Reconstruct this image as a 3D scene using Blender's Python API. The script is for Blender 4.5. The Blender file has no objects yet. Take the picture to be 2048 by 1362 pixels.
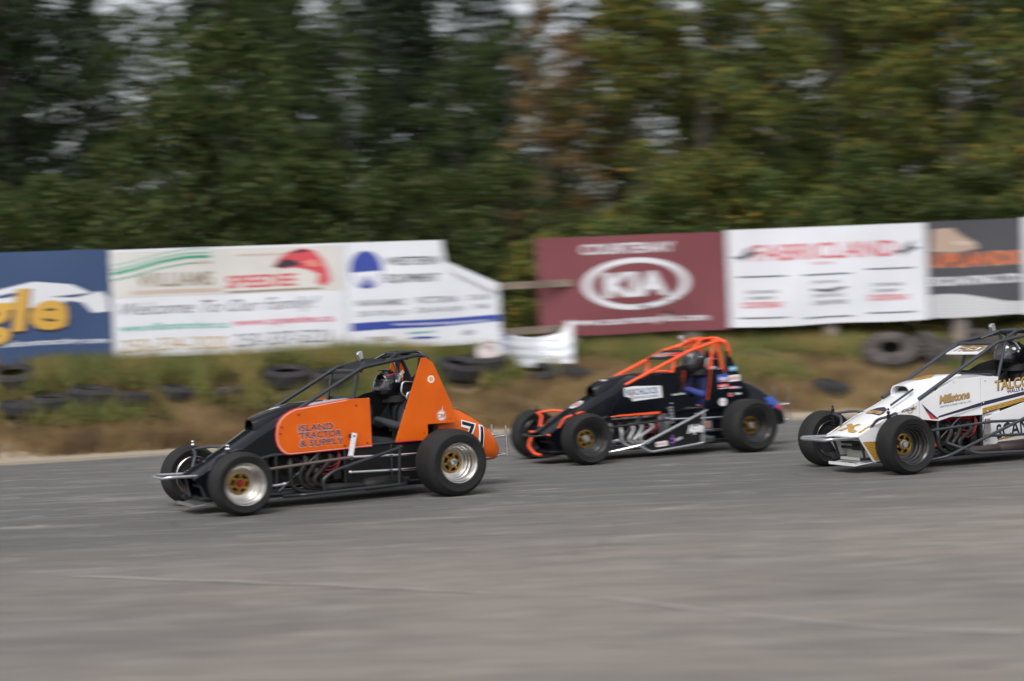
import bpy, bmesh, math, random
import numpy as np
from mathutils import Vector, Matrix
from mathutils.bvhtree import BVHTree
from mathutils.geometry import tessellate_polygon
random.seed(7); RNG = np.random.default_rng(11)
PI = math.pi
S = bpy.context.scene
COL = S.collection

# ------------------------------------------------------------------ camera, sky, sun, exposure
cam = bpy.data.objects.new('camera', bpy.data.cameras.new('camera')); COL.objects.link(cam); S.camera = cam
cam.data.sensor_width = 36.0; cam.data.lens = 3500 / 2048 * 36.0
cam.data.clip_end = 2000
cam.matrix_world = (Matrix.Translation((0, 0, 1.7)) @ Matrix.Rotation(PI / 2 - math.atan(45 / 3500), 4, 'X')
                    @ Matrix.Rotation(math.radians(-2.5), 4, 'Z'))
cam.data.dof.use_dof = True
cam.data.dof.focus_distance = 17.9
cam.data.dof.aperture_fstop = 1.02
cam.data.dof.aperture_ratio = 0.14
S.render.resolution_x = 1024; S.render.resolution_y = 681
SUN_EL, SUN_AZ = math.radians(52), math.radians(200)      # azimuth clockwise from +Y: behind the camera, high
W = bpy.data.worlds.new('World'); S.world = W; W.use_nodes = True
nt = W.node_tree; nt.nodes.clear()
sky = nt.nodes.new('ShaderNodeTexSky'); sky.sky_type = 'NISHITA'; sky.sun_disc = False
sky.sun_elevation = SUN_EL; sky.sun_rotation = SUN_AZ; sky.dust_density = 3.0; sky.air_density = 1.0
bw = nt.nodes.new('ShaderNodeHueSaturation'); bw.inputs['Saturation'].default_value = 0.22
bg = nt.nodes.new('ShaderNodeBackground'); bg.inputs['Strength'].default_value = 0.13
wo = nt.nodes.new('ShaderNodeOutputWorld')
nt.links.new(sky.outputs[0], bw.inputs['Color']); nt.links.new(bw.outputs[0], bg.inputs[0]); nt.links.new(bg.outputs[0], wo.inputs[0])
sun = bpy.data.objects.new('sun', bpy.data.lights.new('sun', 'SUN')); COL.objects.link(sun)
sun.data.energy = 1.1; sun.data.angle = math.radians(35); sun.data.color = (1, 0.97, 0.93)
sd = Vector((math.sin(SUN_AZ) * math.cos(SUN_EL), math.cos(SUN_AZ) * math.cos(SUN_EL), math.sin(SUN_EL)))
sun.rotation_euler = sd.to_track_quat('Z', 'Y').to_euler()
S.view_settings.view_transform = 'Standard'; S.view_settings.look = 'None'
S.view_settings.exposure = 0.58; S.view_settings.gamma = 1.0; S.view_settings.use_curve_mapping = False

# ------------------------------------------------------------------ materials
MATS = {}
def mat(name, color, rough=0.6, metal=0.0, coat=0.0, var=0.0, vscale=8.0, bump=0.0, bscale=60.0, color2=None, spec=0.5, trans=0.0):
    if name in MATS: return MATS[name]
    m = bpy.data.materials.new(name); m.use_nodes = True; n = m.node_tree; b = n.nodes['Principled BSDF']
    b.inputs['Base Color'].default_value = (*color, 1); b.inputs['Roughness'].default_value = rough
    b.inputs['Metallic'].default_value = metal; b.inputs['Coat Weight'].default_value = coat
    b.inputs['Coat Roughness'].default_value = 0.08; b.inputs['Specular IOR Level'].default_value = spec
    b.inputs['Transmission Weight'].default_value = trans
    tc = n.nodes.new('ShaderNodeTexCoord')
    if var > 0 or color2:
        t = n.nodes.new('ShaderNodeTexNoise'); t.inputs['Scale'].default_value = vscale; t.inputs['Detail'].default_value = 6
        n.links.new(tc.outputs['Object'], t.inputs['Vector'])
        mx = n.nodes.new('ShaderNodeMix'); mx.data_type = 'RGBA'
        c2 = color2 or tuple(min(1, c * (1 - var)) for c in color); c1 = color if color2 else tuple(min(1, c * (1 + var)) for c in color)
        mx.inputs[6].default_value = (*c1, 1); mx.inputs[7].default_value = (*c2, 1)
        r = n.nodes.new('ShaderNodeMapRange'); r.inputs[1].default_value = 0.35; r.inputs[2].default_value = 0.65
        n.links.new(t.outputs[0], r.inputs[0]); n.links.new(r.outputs[0], mx.inputs[0]); n.links.new(mx.outputs[2], b.inputs['Base Color'])
    if bump > 0:
        t2 = n.nodes.new('ShaderNodeTexNoise'); t2.inputs['Scale'].default_value = bscale; t2.inputs['Detail'].default_value = 5
        n.links.new(tc.outputs['Object'], t2.inputs['Vector'])
        bp = n.nodes.new('ShaderNodeBump'); bp.inputs['Strength'].default_value = bump; bp.inputs['Distance'].default_value = 0.02
        n.links.new(t2.outputs[0], bp.inputs['Height']); n.links.new(bp.outputs[0], b.inputs['Normal'])
    MATS[name] = m
    return m

def checker(name, c1, c2, scale):
    m = mat(name, c1, 0.35, coat=0.3); n = m.node_tree; b = n.nodes['Principled BSDF']
    tc = n.nodes['Texture Coordinate']; mp = n.nodes.new('ShaderNodeMapping'); mp.inputs['Rotation'].default_value = (0, math.radians(38), 0)
    ck = n.nodes.new('ShaderNodeTexChecker'); ck.inputs['Scale'].default_value = scale
    ck.inputs['Color1'].default_value = (*c1, 1); ck.inputs['Color2'].default_value = (*c2, 1)
    n.links.new(tc.outputs['Object'], mp.inputs[0]); n.links.new(mp.outputs[0], ck.inputs[0]); n.links.new(ck.outputs[0], b.inputs['Base Color'])
    return m

def leafmat(name, c1, c2, c3=None, patch=None, sat=1.0):
    m = bpy.data.materials.new(name); m.use_nodes = True; n = m.node_tree; b = n.nodes['Principled BSDF']; out = n.nodes['Material Output']
    g = n.nodes.new('ShaderNodeNewGeometry'); r = n.nodes.new('ShaderNodeValToRGB')
    r.color_ramp.elements[0].color = (*c1, 1); r.color_ramp.elements[1].color = (*c2, 1)
    if c3:
        e = r.color_ramp.elements.new(0.86); e.color = (*c2, 1); r.color_ramp.elements[2].color = (*c3, 1); r.color_ramp.elements[2].position = 0.97
    n.links.new(g.outputs['Random Per Island'], r.inputs[0])
    oi = n.nodes.new('ShaderNodeObjectInfo'); hs = n.nodes.new('ShaderNodeHueSaturation'); mr = n.nodes.new('ShaderNodeMapRange')
    mr.inputs[3].default_value = 0.75; mr.inputs[4].default_value = 1.3
    n.links.new(oi.outputs['Random'], mr.inputs[0]); n.links.new(mr.outputs[0], hs.inputs['Value']); n.links.new(r.outputs[0], hs.inputs['Color'])
    hs.inputs['Saturation'].default_value = sat; hcol = hs.outputs[0]
    if patch:
        tc = n.nodes.new('ShaderNodeTexCoord'); t = n.nodes.new('ShaderNodeTexNoise'); t.inputs['Scale'].default_value = 1.5; t.inputs['Detail'].default_value = 5; n.links.new(tc.outputs['Object'], t.inputs['Vector'])
        m3 = n.nodes.new('ShaderNodeMapRange'); m3.inputs[1].default_value = 0.42; m3.inputs[2].default_value = 0.62; n.links.new(t.outputs[0], m3.inputs[0])
        m4 = n.nodes.new('ShaderNodeMix'); m4.data_type = 'RGBA'; m4.inputs[7].default_value = (*patch, 1); n.links.new(m3.outputs[0], m4.inputs[0]); n.links.new(hcol, m4.inputs[6]); hcol = m4.outputs[2]
    n.links.new(hcol, b.inputs['Base Color']); b.inputs['Roughness'].default_value = 0.62; b.inputs['Specular IOR Level'].default_value = 0.25
    tr = n.nodes.new('ShaderNodeBsdfTranslucent'); mx = n.nodes.new('ShaderNodeMixShader'); mx.inputs[0].default_value = 0.3
    n.links.new(hcol, tr.inputs[0]); n.links.new(b.outputs[0], mx.inputs[1]); n.links.new(tr.outputs[0], mx.inputs[2]); n.links.new(mx.outputs[0], out.inputs[0])
    return m

BLACK = mat('black_paint', (0.005, 0.006, 0.009), 0.14, coat=0.12, spec=0.3)
BLACKMATT = mat('black_matt', (0.009, 0.009, 0.010), 0.5, var=0.3, spec=0.3)
DARKIN = mat('dark_interior', (0.012, 0.012, 0.013), 0.8)
ORANGE = mat('orange_panel', (0.72, 0.120, 0.002), 0.40, coat=0.10, spec=0.3, color2=(0.62, 0.098, 0.003), vscale=3.5, bump=.06, bscale=3.5)
REDTRIM = mat('red_trim', (0.62, 0.02, 0.05), 0.4)
PINKTRIM = mat('pink_trim', (0.85, 0.42, 0.32), 0.4)
FLUO = mat('fluorescent_orange_tube', (0.95, 0.10, 0.022), 0.38, coat=0.2)
WHITE = mat('white_paint', (0.74, 0.74, 0.76), 0.25, coat=0.5, var=0.03, vscale=4)
DECALWHITE = mat('white_print', (0.78, 0.78, 0.8), 0.5)
NAVY = mat('navy_print', (0.02, 0.022, 0.05), 0.45)
GOLD = mat('gold_anodised', (0.40, 0.25, 0.07), 0.42, metal=0.9, var=0.2, vscale=30)
GOLDPRINT = mat('gold_print', (0.48, 0.29, 0.08), 0.45)
GOLDCHK = checker('gold_checker', (0.72, 0.42, 0.06), (0.10, 0.05, 0.02), 90)
CHROME = mat('chrome', (0.82, 0.82, 0.84), 0.16, metal=1.0)
ALU = mat('brushed_aluminium', (0.62, 0.62, 0.64), 0.38, metal=1.0, var=0.12, vscale=25)
POLISHED = mat('polished_rim', (0.60, 0.585, 0.56), 0.27, metal=1.0, var=0.15, vscale=9)
DARKTUBE = mat('charcoal_tube', (0.055, 0.06, 0.07), 0.42, metal=0.35)
BLACKTUBE = mat('black_tube', (0.022, 0.025, 0.030), 0.36, metal=0.2, coat=0.3)
HEADERBLK = mat('header_black', (0.03, 0.028, 0.027), 0.55, metal=0.4, var=0.3)
ENGINE = mat('engine_metal', (0.05, 0.048, 0.045), 0.5, metal=0.6, var=0.5, vscale=18)
REDPART = mat('red_anodised', (0.42, 0.018, 0.025), 0.35, metal=0.5)
BRONZETUBE = mat('worn_tube', (0.16, 0.13, 0.12), 0.42, metal=0.6)
BLACKRIM = mat('black_rim', (0.022, 0.022, 0.025), 0.2, coat=0.5)
BLUEPRINT = mat('blue_print', (0.03, 0.09, 0.42), 0.4)
REDPRINT = mat('red_print', (0.60, 0.03, 0.04), 0.5)
CYANPRINT = mat('cyan_print', (0.05, 0.30, 0.55), 0.5)
def tyre_mat(name, base, dust):
    m = mat(name, base, 0.78, color2=dust, vscale=5, bump=0.12, bscale=140, spec=0.3); return m
TYRE = tyre_mat('tyre_rubber', (0.011, 0.011, 0.011), (0.021, 0.020, 0.020))
OLDTYRE = tyre_mat('old_black_tyre', (0.016, 0.016, 0.018), (0.035, 0.032, 0.032)); GREYTYRE = tyre_mat('weathered_tyre', (0.035, 0.032, 0.030), (0.085, 0.073, 0.067))
SKIN = mat('skin', (0.42, 0.20, 0.14), 0.55)
HELMBLACK = mat('helmet_black', (0.012, 0.012, 0.014), 0.16, coat=0.8)
HELMGREY = mat('helmet_charcoal', (0.05, 0.05, 0.055), 0.3, coat=0.4)
SUITBLACK = mat('black_suit', (0.032, 0.034, 0.042), 0.85, bump=0.3, bscale=14)
SUITBLUE = mat('blue_suit', (0.035, 0.055, 0.22), 0.85, bump=0.3, bscale=14)
GLOVE = mat('glove', (0.015, 0.015, 0.016), 0.8)
VISOR = mat('visor', (0.55, 0.57, 0.6), 0.05, trans=0.92, spec=0.6)
EYE = mat('eye_white', (0.7, 0.7, 0.7), 0.3); IRIS = mat('iris', (0.03, 0.02, 0.015), 0.3)

# ------------------------------------------------------------------ object helpers
def tag(o, label=None, cat=None, group=None, kind=None):
    if label: o['label'] = label
    if cat: o['category'] = cat
    if group: o['group'] = group
    if kind: o['kind'] = kind
    return o
def thing(name, label, cat, loc=(0, 0, 0), rz=0, group=None):
    o = bpy.data.objects.new(name, None); COL.objects.link(o); o.location = loc; o.rotation_euler = (0, 0, rz); o.empty_display_size = 0.3
    return tag(o, label, cat, group)

class MB:
    def __init__(s): s.v = []; s.f = []; s.mi = []; s.m = 0
    def add(s, vs, fs):
        k = len(s.v); s.v += [tuple(p) for p in vs]; s.f += [tuple(i + k for i in f) for f in fs]; s.mi += [s.m] * len(fs); return s
    def box(s, c, d, rot=None):
        vs = [Vector((x * d[0] / 2, y * d[1] / 2, z * d[2] / 2)) for x in (-1, 1) for y in (-1, 1) for z in (-1, 1)]
        if rot is not None: vs = [rot @ p for p in vs]
        return s.add([p + Vector(c) for p in vs], [(0, 1, 3, 2), (4, 6, 7, 5), (0, 4, 5, 1), (2, 3, 7, 6), (0, 2, 6, 4), (1, 5, 7, 3)])
    def tube(s, pts, r, n=10, fil=0.0, closed=False):
        P = [Vector(p) for p in pts]
        if fil > 0: P = fillet(P, fil, closed)
        N = len(P); rs = r if isinstance(r, (list, tuple)) else [r] * N
        if len(rs) != N: rs = [rs[min(int(i / max(1, N - 1) * (len(rs) - 1) + .5), len(rs) - 1)] for i in range(N)]
        t0 = None; up = None; rings = []
        for i in range(N):
            a = P[i - 1] if (i > 0 or closed) else P[i]; b = P[(i + 1) % N] if (i < N - 1 or closed) else P[i]
            t = (b - a).normalized()
            if up is None: up = t.orthogonal().normalized()
            up = (up - t * up.dot(t)); up = up.normalized() if up.length > 1e-6 else t.orthogonal().normalized()
            sd_ = t.cross(up); rings.append([P[i] + (up * math.cos(2 * PI * j / n) + sd_ * math.sin(2 * PI * j / n)) * rs[i] for j in range(n)])
        vs = [p for R in rings for p in R]; fs = []
        for i in range(N if closed else N - 1):
            for j in range(n):
                a = i * n + j; b = i * n + (j + 1) % n; c = ((i + 1) % N) * n + (j + 1) % n; d = ((i + 1) % N) * n + j; fs.append((a, b, c, d))
        if not closed: fs += [tuple(range(n))[::-1], tuple((N - 1) * n + j for j in range(n))]
        return s.add(vs, fs)
    def lathe(s, prof, n=40, axis='y', c=(0, 0, 0), closed=False):
        vs = []; fs = []; m = len(prof)
        for k in range(n):
            a = 2 * PI * k / n
            for (h, r) in prof:
                p = {'y': (r * math.cos(a), h, r * math.sin(a)), 'z': (r * math.cos(a), r * math.sin(a), h), 'x': (h, r * math.cos(a), r * math.sin(a))}[axis]
                vs.append((p[0] + c[0], p[1] + c[1], p[2] + c[2]))
        for k in range(n):
            for j in range(m if closed else m - 1):
                j2 = (j + 1) % m; k2 = (k + 1) % n; fs.append((k * m + j, k * m + j2, k2 * m + j2, k2 * m + j))
        return s.add(vs, fs)
    def plate(s, pts, y, th, plane='xz'):
        # solid sheet with the given outline, its outer face on y, thickness th away from it
        n = len(pts); f = (lambda p, q: (p[0], q, p[1])) if plane == 'xz' else ((lambda p, q: (p[0], p[1], q)) if plane == 'xy' else (lambda p, q: (q, p[0], p[1])))
        vs = [f(p, y) for p in pts] + [f(p, y - th) for p in pts]
        tri = tessellate_polygon([[Vector((p[0], p[1], 0)) for p in pts]])
        fs = [tuple(t) for t in tri] + [tuple(i + n for i in t[::-1]) for t in tri] + [(i, (i + 1) % n, (i + 1) % n + n, i + n) for i in range(n)]
        return s.add(vs, fs)
    def loft(s, secs, caps=True, ring=True):
        n = len(secs[0]); vs = [p for q in secs for p in q]; fs = []
        for i in range(len(secs) - 1):
            for j in range(n if ring else n - 1):
                fs.append((i * n + j, i * n + (j + 1) % n, (i + 1) * n + (j + 1) % n, (i + 1) * n + j))
        if caps and ring: fs += [tuple(range(n))[::-1], tuple((len(secs) - 1) * n + j for j in range(n))]
        return s.add(vs, fs)
    def ball(s, c, r, n=12, m=8):
        rr = (r, r, r) if not isinstance(r, (tuple, list)) else r
        vs = []; fs = []
        for i in range(m + 1):
            t = PI * i / m
            for j in range(n): a = 2 * PI * j / n; vs.append((c[0] + rr[0] * math.sin(t) * math.cos(a), c[1] + rr[1] * math.sin(t) * math.sin(a), c[2] + rr[2] * math.cos(t)))
        for i in range(m):
            for j in range(n): fs.append((i * n + j, (i + 1) * n + j, (i + 1) * n + (j + 1) % n, i * n + (j + 1) % n))
        return s.add(vs, fs)
    def bolt(s, c, axis='y', r=0.008): return s.ball(c, r, 8, 5)
    def mesh(s, name, mats, smooth=40):
        me = bpy.data.meshes.new(name); me.from_pydata(s.v, [], s.f); me.validate()
        for m in (mats if isinstance(mats, (list, tuple)) else [mats]): me.materials.append(m)
        bm = bmesh.new(); bm.from_mesh(me); bmesh.ops.remove_doubles(bm, verts=bm.verts, dist=1e-6)
        bmesh.ops.recalc_face_normals(bm, faces=bm.faces); bm.to_mesh(me); bm.free()
        if len(me.polygons) == len(s.mi):
            me.polygons.foreach_set('material_index', s.mi)
        if smooth:
            me.polygons.foreach_set('use_smooth', [True] * len(me.polygons)); me.set_sharp_from_angle(angle=math.radians(smooth))
        return me
    def build(s, name, mats, parent=None, smooth=40, bevel=0, **k):
        me = s.mesh(name, mats, smooth); o = bpy.data.objects.new(name, me); COL.objects.link(o); o.parent = parent
        if bevel:
            b = o.modifiers.new('bevel', 'BEVEL'); b.width = bevel; b.segments = 2; b.limit_method = 'ANGLE'; b.angle_limit = math.radians(40)
        return tag(o, **k)

def fillet(P, rad, closed=False):
    out = []; N = len(P)
    for i, p in enumerate(P):
        if not closed and i in (0, N - 1): out.append(p); continue
        a = P[i - 1]; b = P[(i + 1) % N]; u = (a - p); w = (b - p)
        d = min(rad, u.length * .45, w.length * .45); u.normalize(); w.normalize()
        p0 = p + u * d; p1 = p + w * d
        for k in range(5):
            t = k / 4; out.append(p0 * (1 - t) ** 2 + p * 2 * t * (1 - t) + p1 * t * t)
    return out

_tx = {}
def text_geo(body, size, shear=0.0, bold=0.0, align='LEFT', spacing=1.0):
    key = (body, size, shear, bold, align, spacing)
    if key in _tx: return _tx[key]
    cu = bpy.data.curves.new('t', 'FONT'); cu.body = body; cu.size = size; cu.shear = shear; cu.offset = bold; cu.align_x = align
    cu.space_character = spacing; cu.resolution_u = 3
    o = bpy.data.objects.new('t', cu); COL.objects.link(o); bpy.context.view_layer.update()
    me = bpy.data.meshes.new_from_object(o.evaluated_get(bpy.context.evaluated_depsgraph_get()))
    v = [tuple(x.co) for x in me.vertices]; f = [tuple(p.vertices) for p in me.polygons]
    bpy.data.objects.remove(o); bpy.data.curves.remove(cu); bpy.data.meshes.remove(me)
    _tx[key] = (v, f); return v, f
def text_fit(body, w, h, shear=0.0, bold=0.0):
    """text scaled to a width and cap height; origin lower left"""
    v, f = text_geo(body, 1.0, shear, bold)
    x0 = min(p[0] for p in v); x1 = max(p[0] for p in v); y0 = 0; y1 = max(p[1] for p in v)
    return [((p[0] - x0) / (x1 - x0) * w, (p[1] - y0) / (y1 - y0) * h) for p in v], f
def poly_geo(pts):
    tri = tessellate_polygon([[Vector((p[0], p[1], 0)) for p in pts]]); return list(pts), [tuple(t) for t in tri]
def ring_geo(cx, cy, a, b, a2, b2, n=48):
    v = [(cx + a * math.cos(2 * PI * i / n), cy + b * math.sin(2 * PI * i / n)) for i in range(n)] + [(cx + a2 * math.cos(2 * PI * i / n), cy + b2 * math.sin(2 * PI * i / n)) for i in range(n)]
    return v, [(i, (i + 1) % n, n + (i + 1) % n, n + i) for i in range(n)]
def ell_pts(cx, cy, a, b, n=28): return [(cx + a * math.cos(2 * PI * i / n), cy + b * math.sin(2 * PI * i / n)) for i in range(n)]
def decal(name, geo, fmap, material, parent, step=0, off=0.0, **k):
    """flat print: 2-D geometry mapped into 3-D by fmap(u, v, off)"""
    v, f = geo
    bm = bmesh.new(); bv = [bm.verts.new((p[0], p[1], 0)) for p in v]
    for q in f:
        try: bm.faces.new([bv[i] for i in q])
        except ValueError: pass
    if step:
        for ax in (0, 1):
            lo = min(p[ax] for p in v); hi = max(p[ax] for p in v); t = math.floor(lo / step) * step + step
            while t < hi:
                no = (1, 0, 0) if ax == 0 else (0, 1, 0); co = (t, 0, 0) if ax == 0 else (0, t, 0)
                bmesh.ops.bisect_plane(bm, geom=bm.verts[:] + bm.edges[:] + bm.faces[:], dist=1e-5, plane_co=co, plane_no=no); t += step
    for q in bm.verts: q.co = fmap(q.co.x, q.co.y, off)
    me = bpy.data.meshes.new(name); bm.to_mesh(me); bm.free(); me.materials.append(material)
    o = bpy.data.objects.new(name, me); COL.objects.link(o); o.parent = parent
    return tag(o, **k)

# ------------------------------------------------------------------ ground, track, bank
def lerp_tab(tab, x):
    for a, b in zip(tab, tab[1:]):
        if x <= b[0]: return a[1] + (b[1] - a[1]) * max(0, (x - a[0])) / (b[0] - a[0])
    return tab[-1][1]
EDGE = [(-60, 17.5), (-14, 22.6), (-7, 23.75), (-4.9, 24.35), (-2.5, 25.1), (0, 25.75), (4.1, 26.0), (9, 26.3), (20, 26.9), (70, 30)]
FENCE = [(-60, 18.5), (-14, 24.2), (-7.6, 26.0), (-6, 26.4), (-2.6, 27.3), (-.2, 28.0), (.45, 28.8), (3.6, 29.2), (7.1, 29.6), (8.8, 29.8), (20, 31.0), (70, 35)]
def edge(x): return lerp_tab(EDGE, x)
def fence(x): return lerp_tab(FENCE, x)
def hn(x, y, s=1.0):
    return math.sin(x * 1.3 * s + 1.7 * math.sin(y * .9 * s)) * .5 + math.sin(y * 2.1 * s + 1.3 * math.sin(x * 1.7 * s + .5)) * .3 + math.sin((x + y) * 3.7 * s) * .2
def bank(x, y):
    e = edge(x) + .55; f = fence(x)
    t = (y - e) / (f - e)
    if t <= 0: return 0.012 * max(0, 1 + t) * 0
    s = .97 - .045 * max(-8, min(9, x)) * .5
    s += .06 * hn(x, y, .7)
    if t >= 1: return s + .02 * min(y - f, 30) + .05 * hn(x, y)
    u = t ** .75; u = u * u * (3 - 2 * u) * .5 + u * .5
    return s * u + .05 * hn(x, y) * min(1, t * 3)

# asphalt
am = bpy.data.materials.new('asphalt'); am.use_nodes = True; n = am.node_tree; b = n.nodes['Principled BSDF']; b.inputs['Roughness'].default_value = .82; b.inputs['Specular IOR Level'].default_value = .35
tc = n.nodes.new('ShaderNodeTexCoord')
def nz(scale, detail=5, stretch=(1, 1, 1), rot=0, rough=.55):
    mp = n.nodes.new('ShaderNodeMapping'); mp.inputs['Scale'].default_value = stretch; mp.inputs['Rotation'].default_value = (0, 0, rot)
    t = n.nodes.new('ShaderNodeTexNoise'); t.inputs['Scale'].default_value = scale; t.inputs['Detail'].default_value = detail; t.inputs['Roughness'].default_value = rough
    n.links.new(tc.outputs['Object'], mp.inputs[0]); n.links.new(mp.outputs[0], t.inputs['Vector']); return t.outputs[0]
def rng(sock, a, b2, c=0, d=1):
    r = n.nodes.new('ShaderNodeMapRange'); r.inputs[1].default_value = a; r.inputs[2].default_value = b2; r.inputs[3].default_value = c; r.inputs[4].default_value = d; n.links.new(sock, r.inputs[0]); return r.outputs[0]
def mixc(fac, c1, c2, mode='MIX'):
    m = n.nodes.new('ShaderNodeMix'); m.data_type = 'RGBA'; m.blend_type = mode
    for s_, v in ((0, fac), (6, c1), (7, c2)):
        if hasattr(v, 'type') and not isinstance(v, (tuple, float, int)): n.links.new(v, m.inputs[s_])
        else: m.inputs[s_].default_value = (*v, 1) if isinstance(v, tuple) else v
    return m.outputs[2]
# the racing groove is darker and bluer; the apron in front is older, browner paving
sep = n.nodes.new('ShaderNodeSeparateXYZ'); n.links.new(tc.outputs['Object'], sep.inputs[0])
ma = n.nodes.new('ShaderNodeMath'); ma.operation = 'MULTIPLY_ADD'; ma.inputs[1].default_value = -.32; n.links.new(sep.outputs[0], ma.inputs[0]); n.links.new(sep.outputs[1], ma.inputs[2])
mb_ = n.nodes.new('ShaderNodeMath'); mb_.operation = 'MULTIPLY_ADD'; mb_.inputs[1].default_value = 3.2; n.links.new(nz(.35, 4), mb_.inputs[0]); n.links.new(ma.outputs[0], mb_.inputs[2])
apron = rng(mb_.outputs[0], 13.8, 17.6, 1, 0)
col = mixc(apron, (.112, .118, .121), (.295, .255, .225))
col = mixc(rng(nz(.9, 6, (.35, 1.6, 1), -.10), .40, .60, 0, .45), col, (.135, .128, .118)); col = mixc(rng(nz(.22, 5, (.5, 1.2, 1), .3), .52, .60, 0, .35), col, (.10, .092, .085))
col = mixc(rng(nz(1.6, 6, (.25, 2.2, 1), .12), .52, .68, 0, .6), col, (.30, .28, .255)); col = mixc(rng(nz(9, 6, (.3, 3, 1), .16), .35, .65, 0, .45), col, (.075, .072, .068)); col = mixc(rng(nz(5, 7, (.2, 3.5, 1), .2), .56, .70, 0, .5), col, (.34, .32, .29))
col = mixc(rng(nz(2.4, 5, (.3, 2.0, 1), -.25), .58, .74, 0, .45), col, (.07, .068, .066))
col = mixc(rng(nz(3.2, 8, (.45, 1.5, 1), .5, .7), .52, .62, 0, .40), col, (.10, .090, .082)); col = mixc(rng(nz(2.1, 8, (.5, 1.3, 1), -.6, .7), .56, .66, 0, .45), col, (.36, .33, .30)); col = mixc(rng(nz(60, 3), .35, .65, 0, .45), col, (.085, .080, .076)); col = mixc(rng(nz(190, 2), .60, .72, 0, .4), col, (.40, .38, .35))
# fine cracks
vo = n.nodes.new('ShaderNodeTexVoronoi'); vo.feature = 'DISTANCE_TO_EDGE'; vo.inputs['Scale'].default_value = .34; mp = n.nodes.new('ShaderNodeMapping'); mp.inputs['Scale'].default_value = (.6, 1.5, 1)
ad = n.nodes.new('ShaderNodeVectorMath'); ad.operation = 'ADD'; nt_ = n.nodes.new('ShaderNodeTexNoise'); nt_.inputs['Scale'].default_value = 1.1; nt_.inputs['Detail'].default_value = 6
n.links.new(tc.outputs['Object'], nt_.inputs['Vector']); n.links.new(tc.outputs['Object'], ad.inputs[0]); n.links.new(nt_.outputs['Color'], ad.inputs[1]); n.links.new(ad.outputs[0], mp.inputs[0]); n.links.new(mp.outputs[0], vo.inputs['Vector'])
cr = rng(vo.outputs['Distance'], .0, .006, 1, 0)
mm = n.nodes.new('ShaderNodeMath'); mm.operation = 'MULTIPLY'; n.links.new(cr, mm.inputs[0]); n.links.new(rng(nz(.5, 3), .48, .60), mm.inputs[1]); m2 = n.nodes.new('ShaderNodeMath'); m2.operation = 'MULTIPLY'; m2.inputs[1].default_value = .55; n.links.new(mm.outputs[0], m2.inputs[0])
col = mixc(m2.outputs[0], col, (.045, .042, .04))
n.links.new(col, b.inputs['Base Color'])
bp = n.nodes.new('ShaderNodeBump'); bp.inputs['Strength'].default_value = .35; bp.inputs['Distance'].default_value = .012; n.links.new(nz(110, 4), bp.inputs['Height']); n.links.new(bp.outputs[0], b.inputs['Normal'])
ASPHALT = am

def groundmat(name, cols, scale):
    m = bpy.data.materials.new(name); m.use_nodes = True; k = m.node_tree; b = k.nodes['Principled BSDF']; b.inputs['Roughness'].default_value = .95; b.inputs['Specular IOR Level'].default_value = .1
    tc_ = k.nodes.new('ShaderNodeTexCoord'); t = k.nodes.new('ShaderNodeTexNoise'); t.inputs['Scale'].default_value = scale; t.inputs['Detail'].default_value = 9; t.inputs['Roughness'].default_value = .65
    r = k.nodes.new('ShaderNodeValToRGB'); r.color_ramp.elements[0].position = .3; r.color_ramp.elements[1].position = .7; r.color_ramp.elements[0].color = (*cols[0], 1); r.color_ramp.elements[1].color = (*cols[-1], 1)
    for i, c_ in enumerate(cols[1:-1]): e = r.color_ramp.elements.new(.3 + .4 * (i + 1) / (len(cols) - 1)); e.color = (*c_, 1)
    k.links.new(tc_.outputs['Object'], t.inputs['Vector']); k.links.new(t.outputs[0], r.inputs[0]); k.links.new(r.outputs[0], b.inputs['Base Color'])
    t2 = k.nodes.new('ShaderNodeTexNoise'); t2.inputs['Scale'].default_value = 26; t2.inputs['Detail'].default_value = 6; k.links.new(tc_.outputs['Object'], t2.inputs['Vector'])
    bp_ = k.nodes.new('ShaderNodeBump'); bp_.inputs['Strength'].default_value = .8; bp_.inputs['Distance'].default_value = .06; k.links.new(t2.outputs[0], bp_.inputs['Height']); k.links.new(bp_.outputs[0], b.inputs['Normal'])
    return m
DIRT = groundmat('dry_bank_soil', [(.20, .13, .075), (.34, .25, .155), (.25, .19, .11), (.40, .31, .21)], 1.6)
# the foot of the bank is paler gravelly soil
k_ = DIRT.node_tree; b_ = k_.nodes['Principled BSDF']; src = b_.inputs['Base Color'].links[0].from_socket
tz = k_.nodes.new('ShaderNodeTexCoord'); sz = k_.nodes.new('ShaderNodeSeparateXYZ'); mz = k_.nodes.new('ShaderNodeMapRange'); mz.inputs[1].default_value = .08; mz.inputs[2].default_value = .34; mz.inputs[3].default_value = .75; mz.inputs[4].default_value = 0
mg = k_.nodes.new('ShaderNodeMix'); mg.data_type = 'RGBA'; mg.inputs[7].default_value = (.34, .30, .245, 1)
k_.links.new(tz.outputs['Object'], sz.inputs[0]); k_.links.new(sz.outputs[2], mz.inputs[0]); k_.links.new(mz.outputs[0], mg.inputs[0]); k_.links.new(src, mg.inputs[6]); k_.links.new(mg.outputs[2], b_.inputs['Base Color'])
GRAVEL = groundmat('gravel_shoulder', [(.22, .19, .155), (.33, .29, .235), (.27, .235, .185), (.40, .36, .30)], 5)
FOREST = groundmat('forest_floor', [(.02, .022, .012), (.05, .04, .02), (.03, .04, .015)], 1.2)

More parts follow.
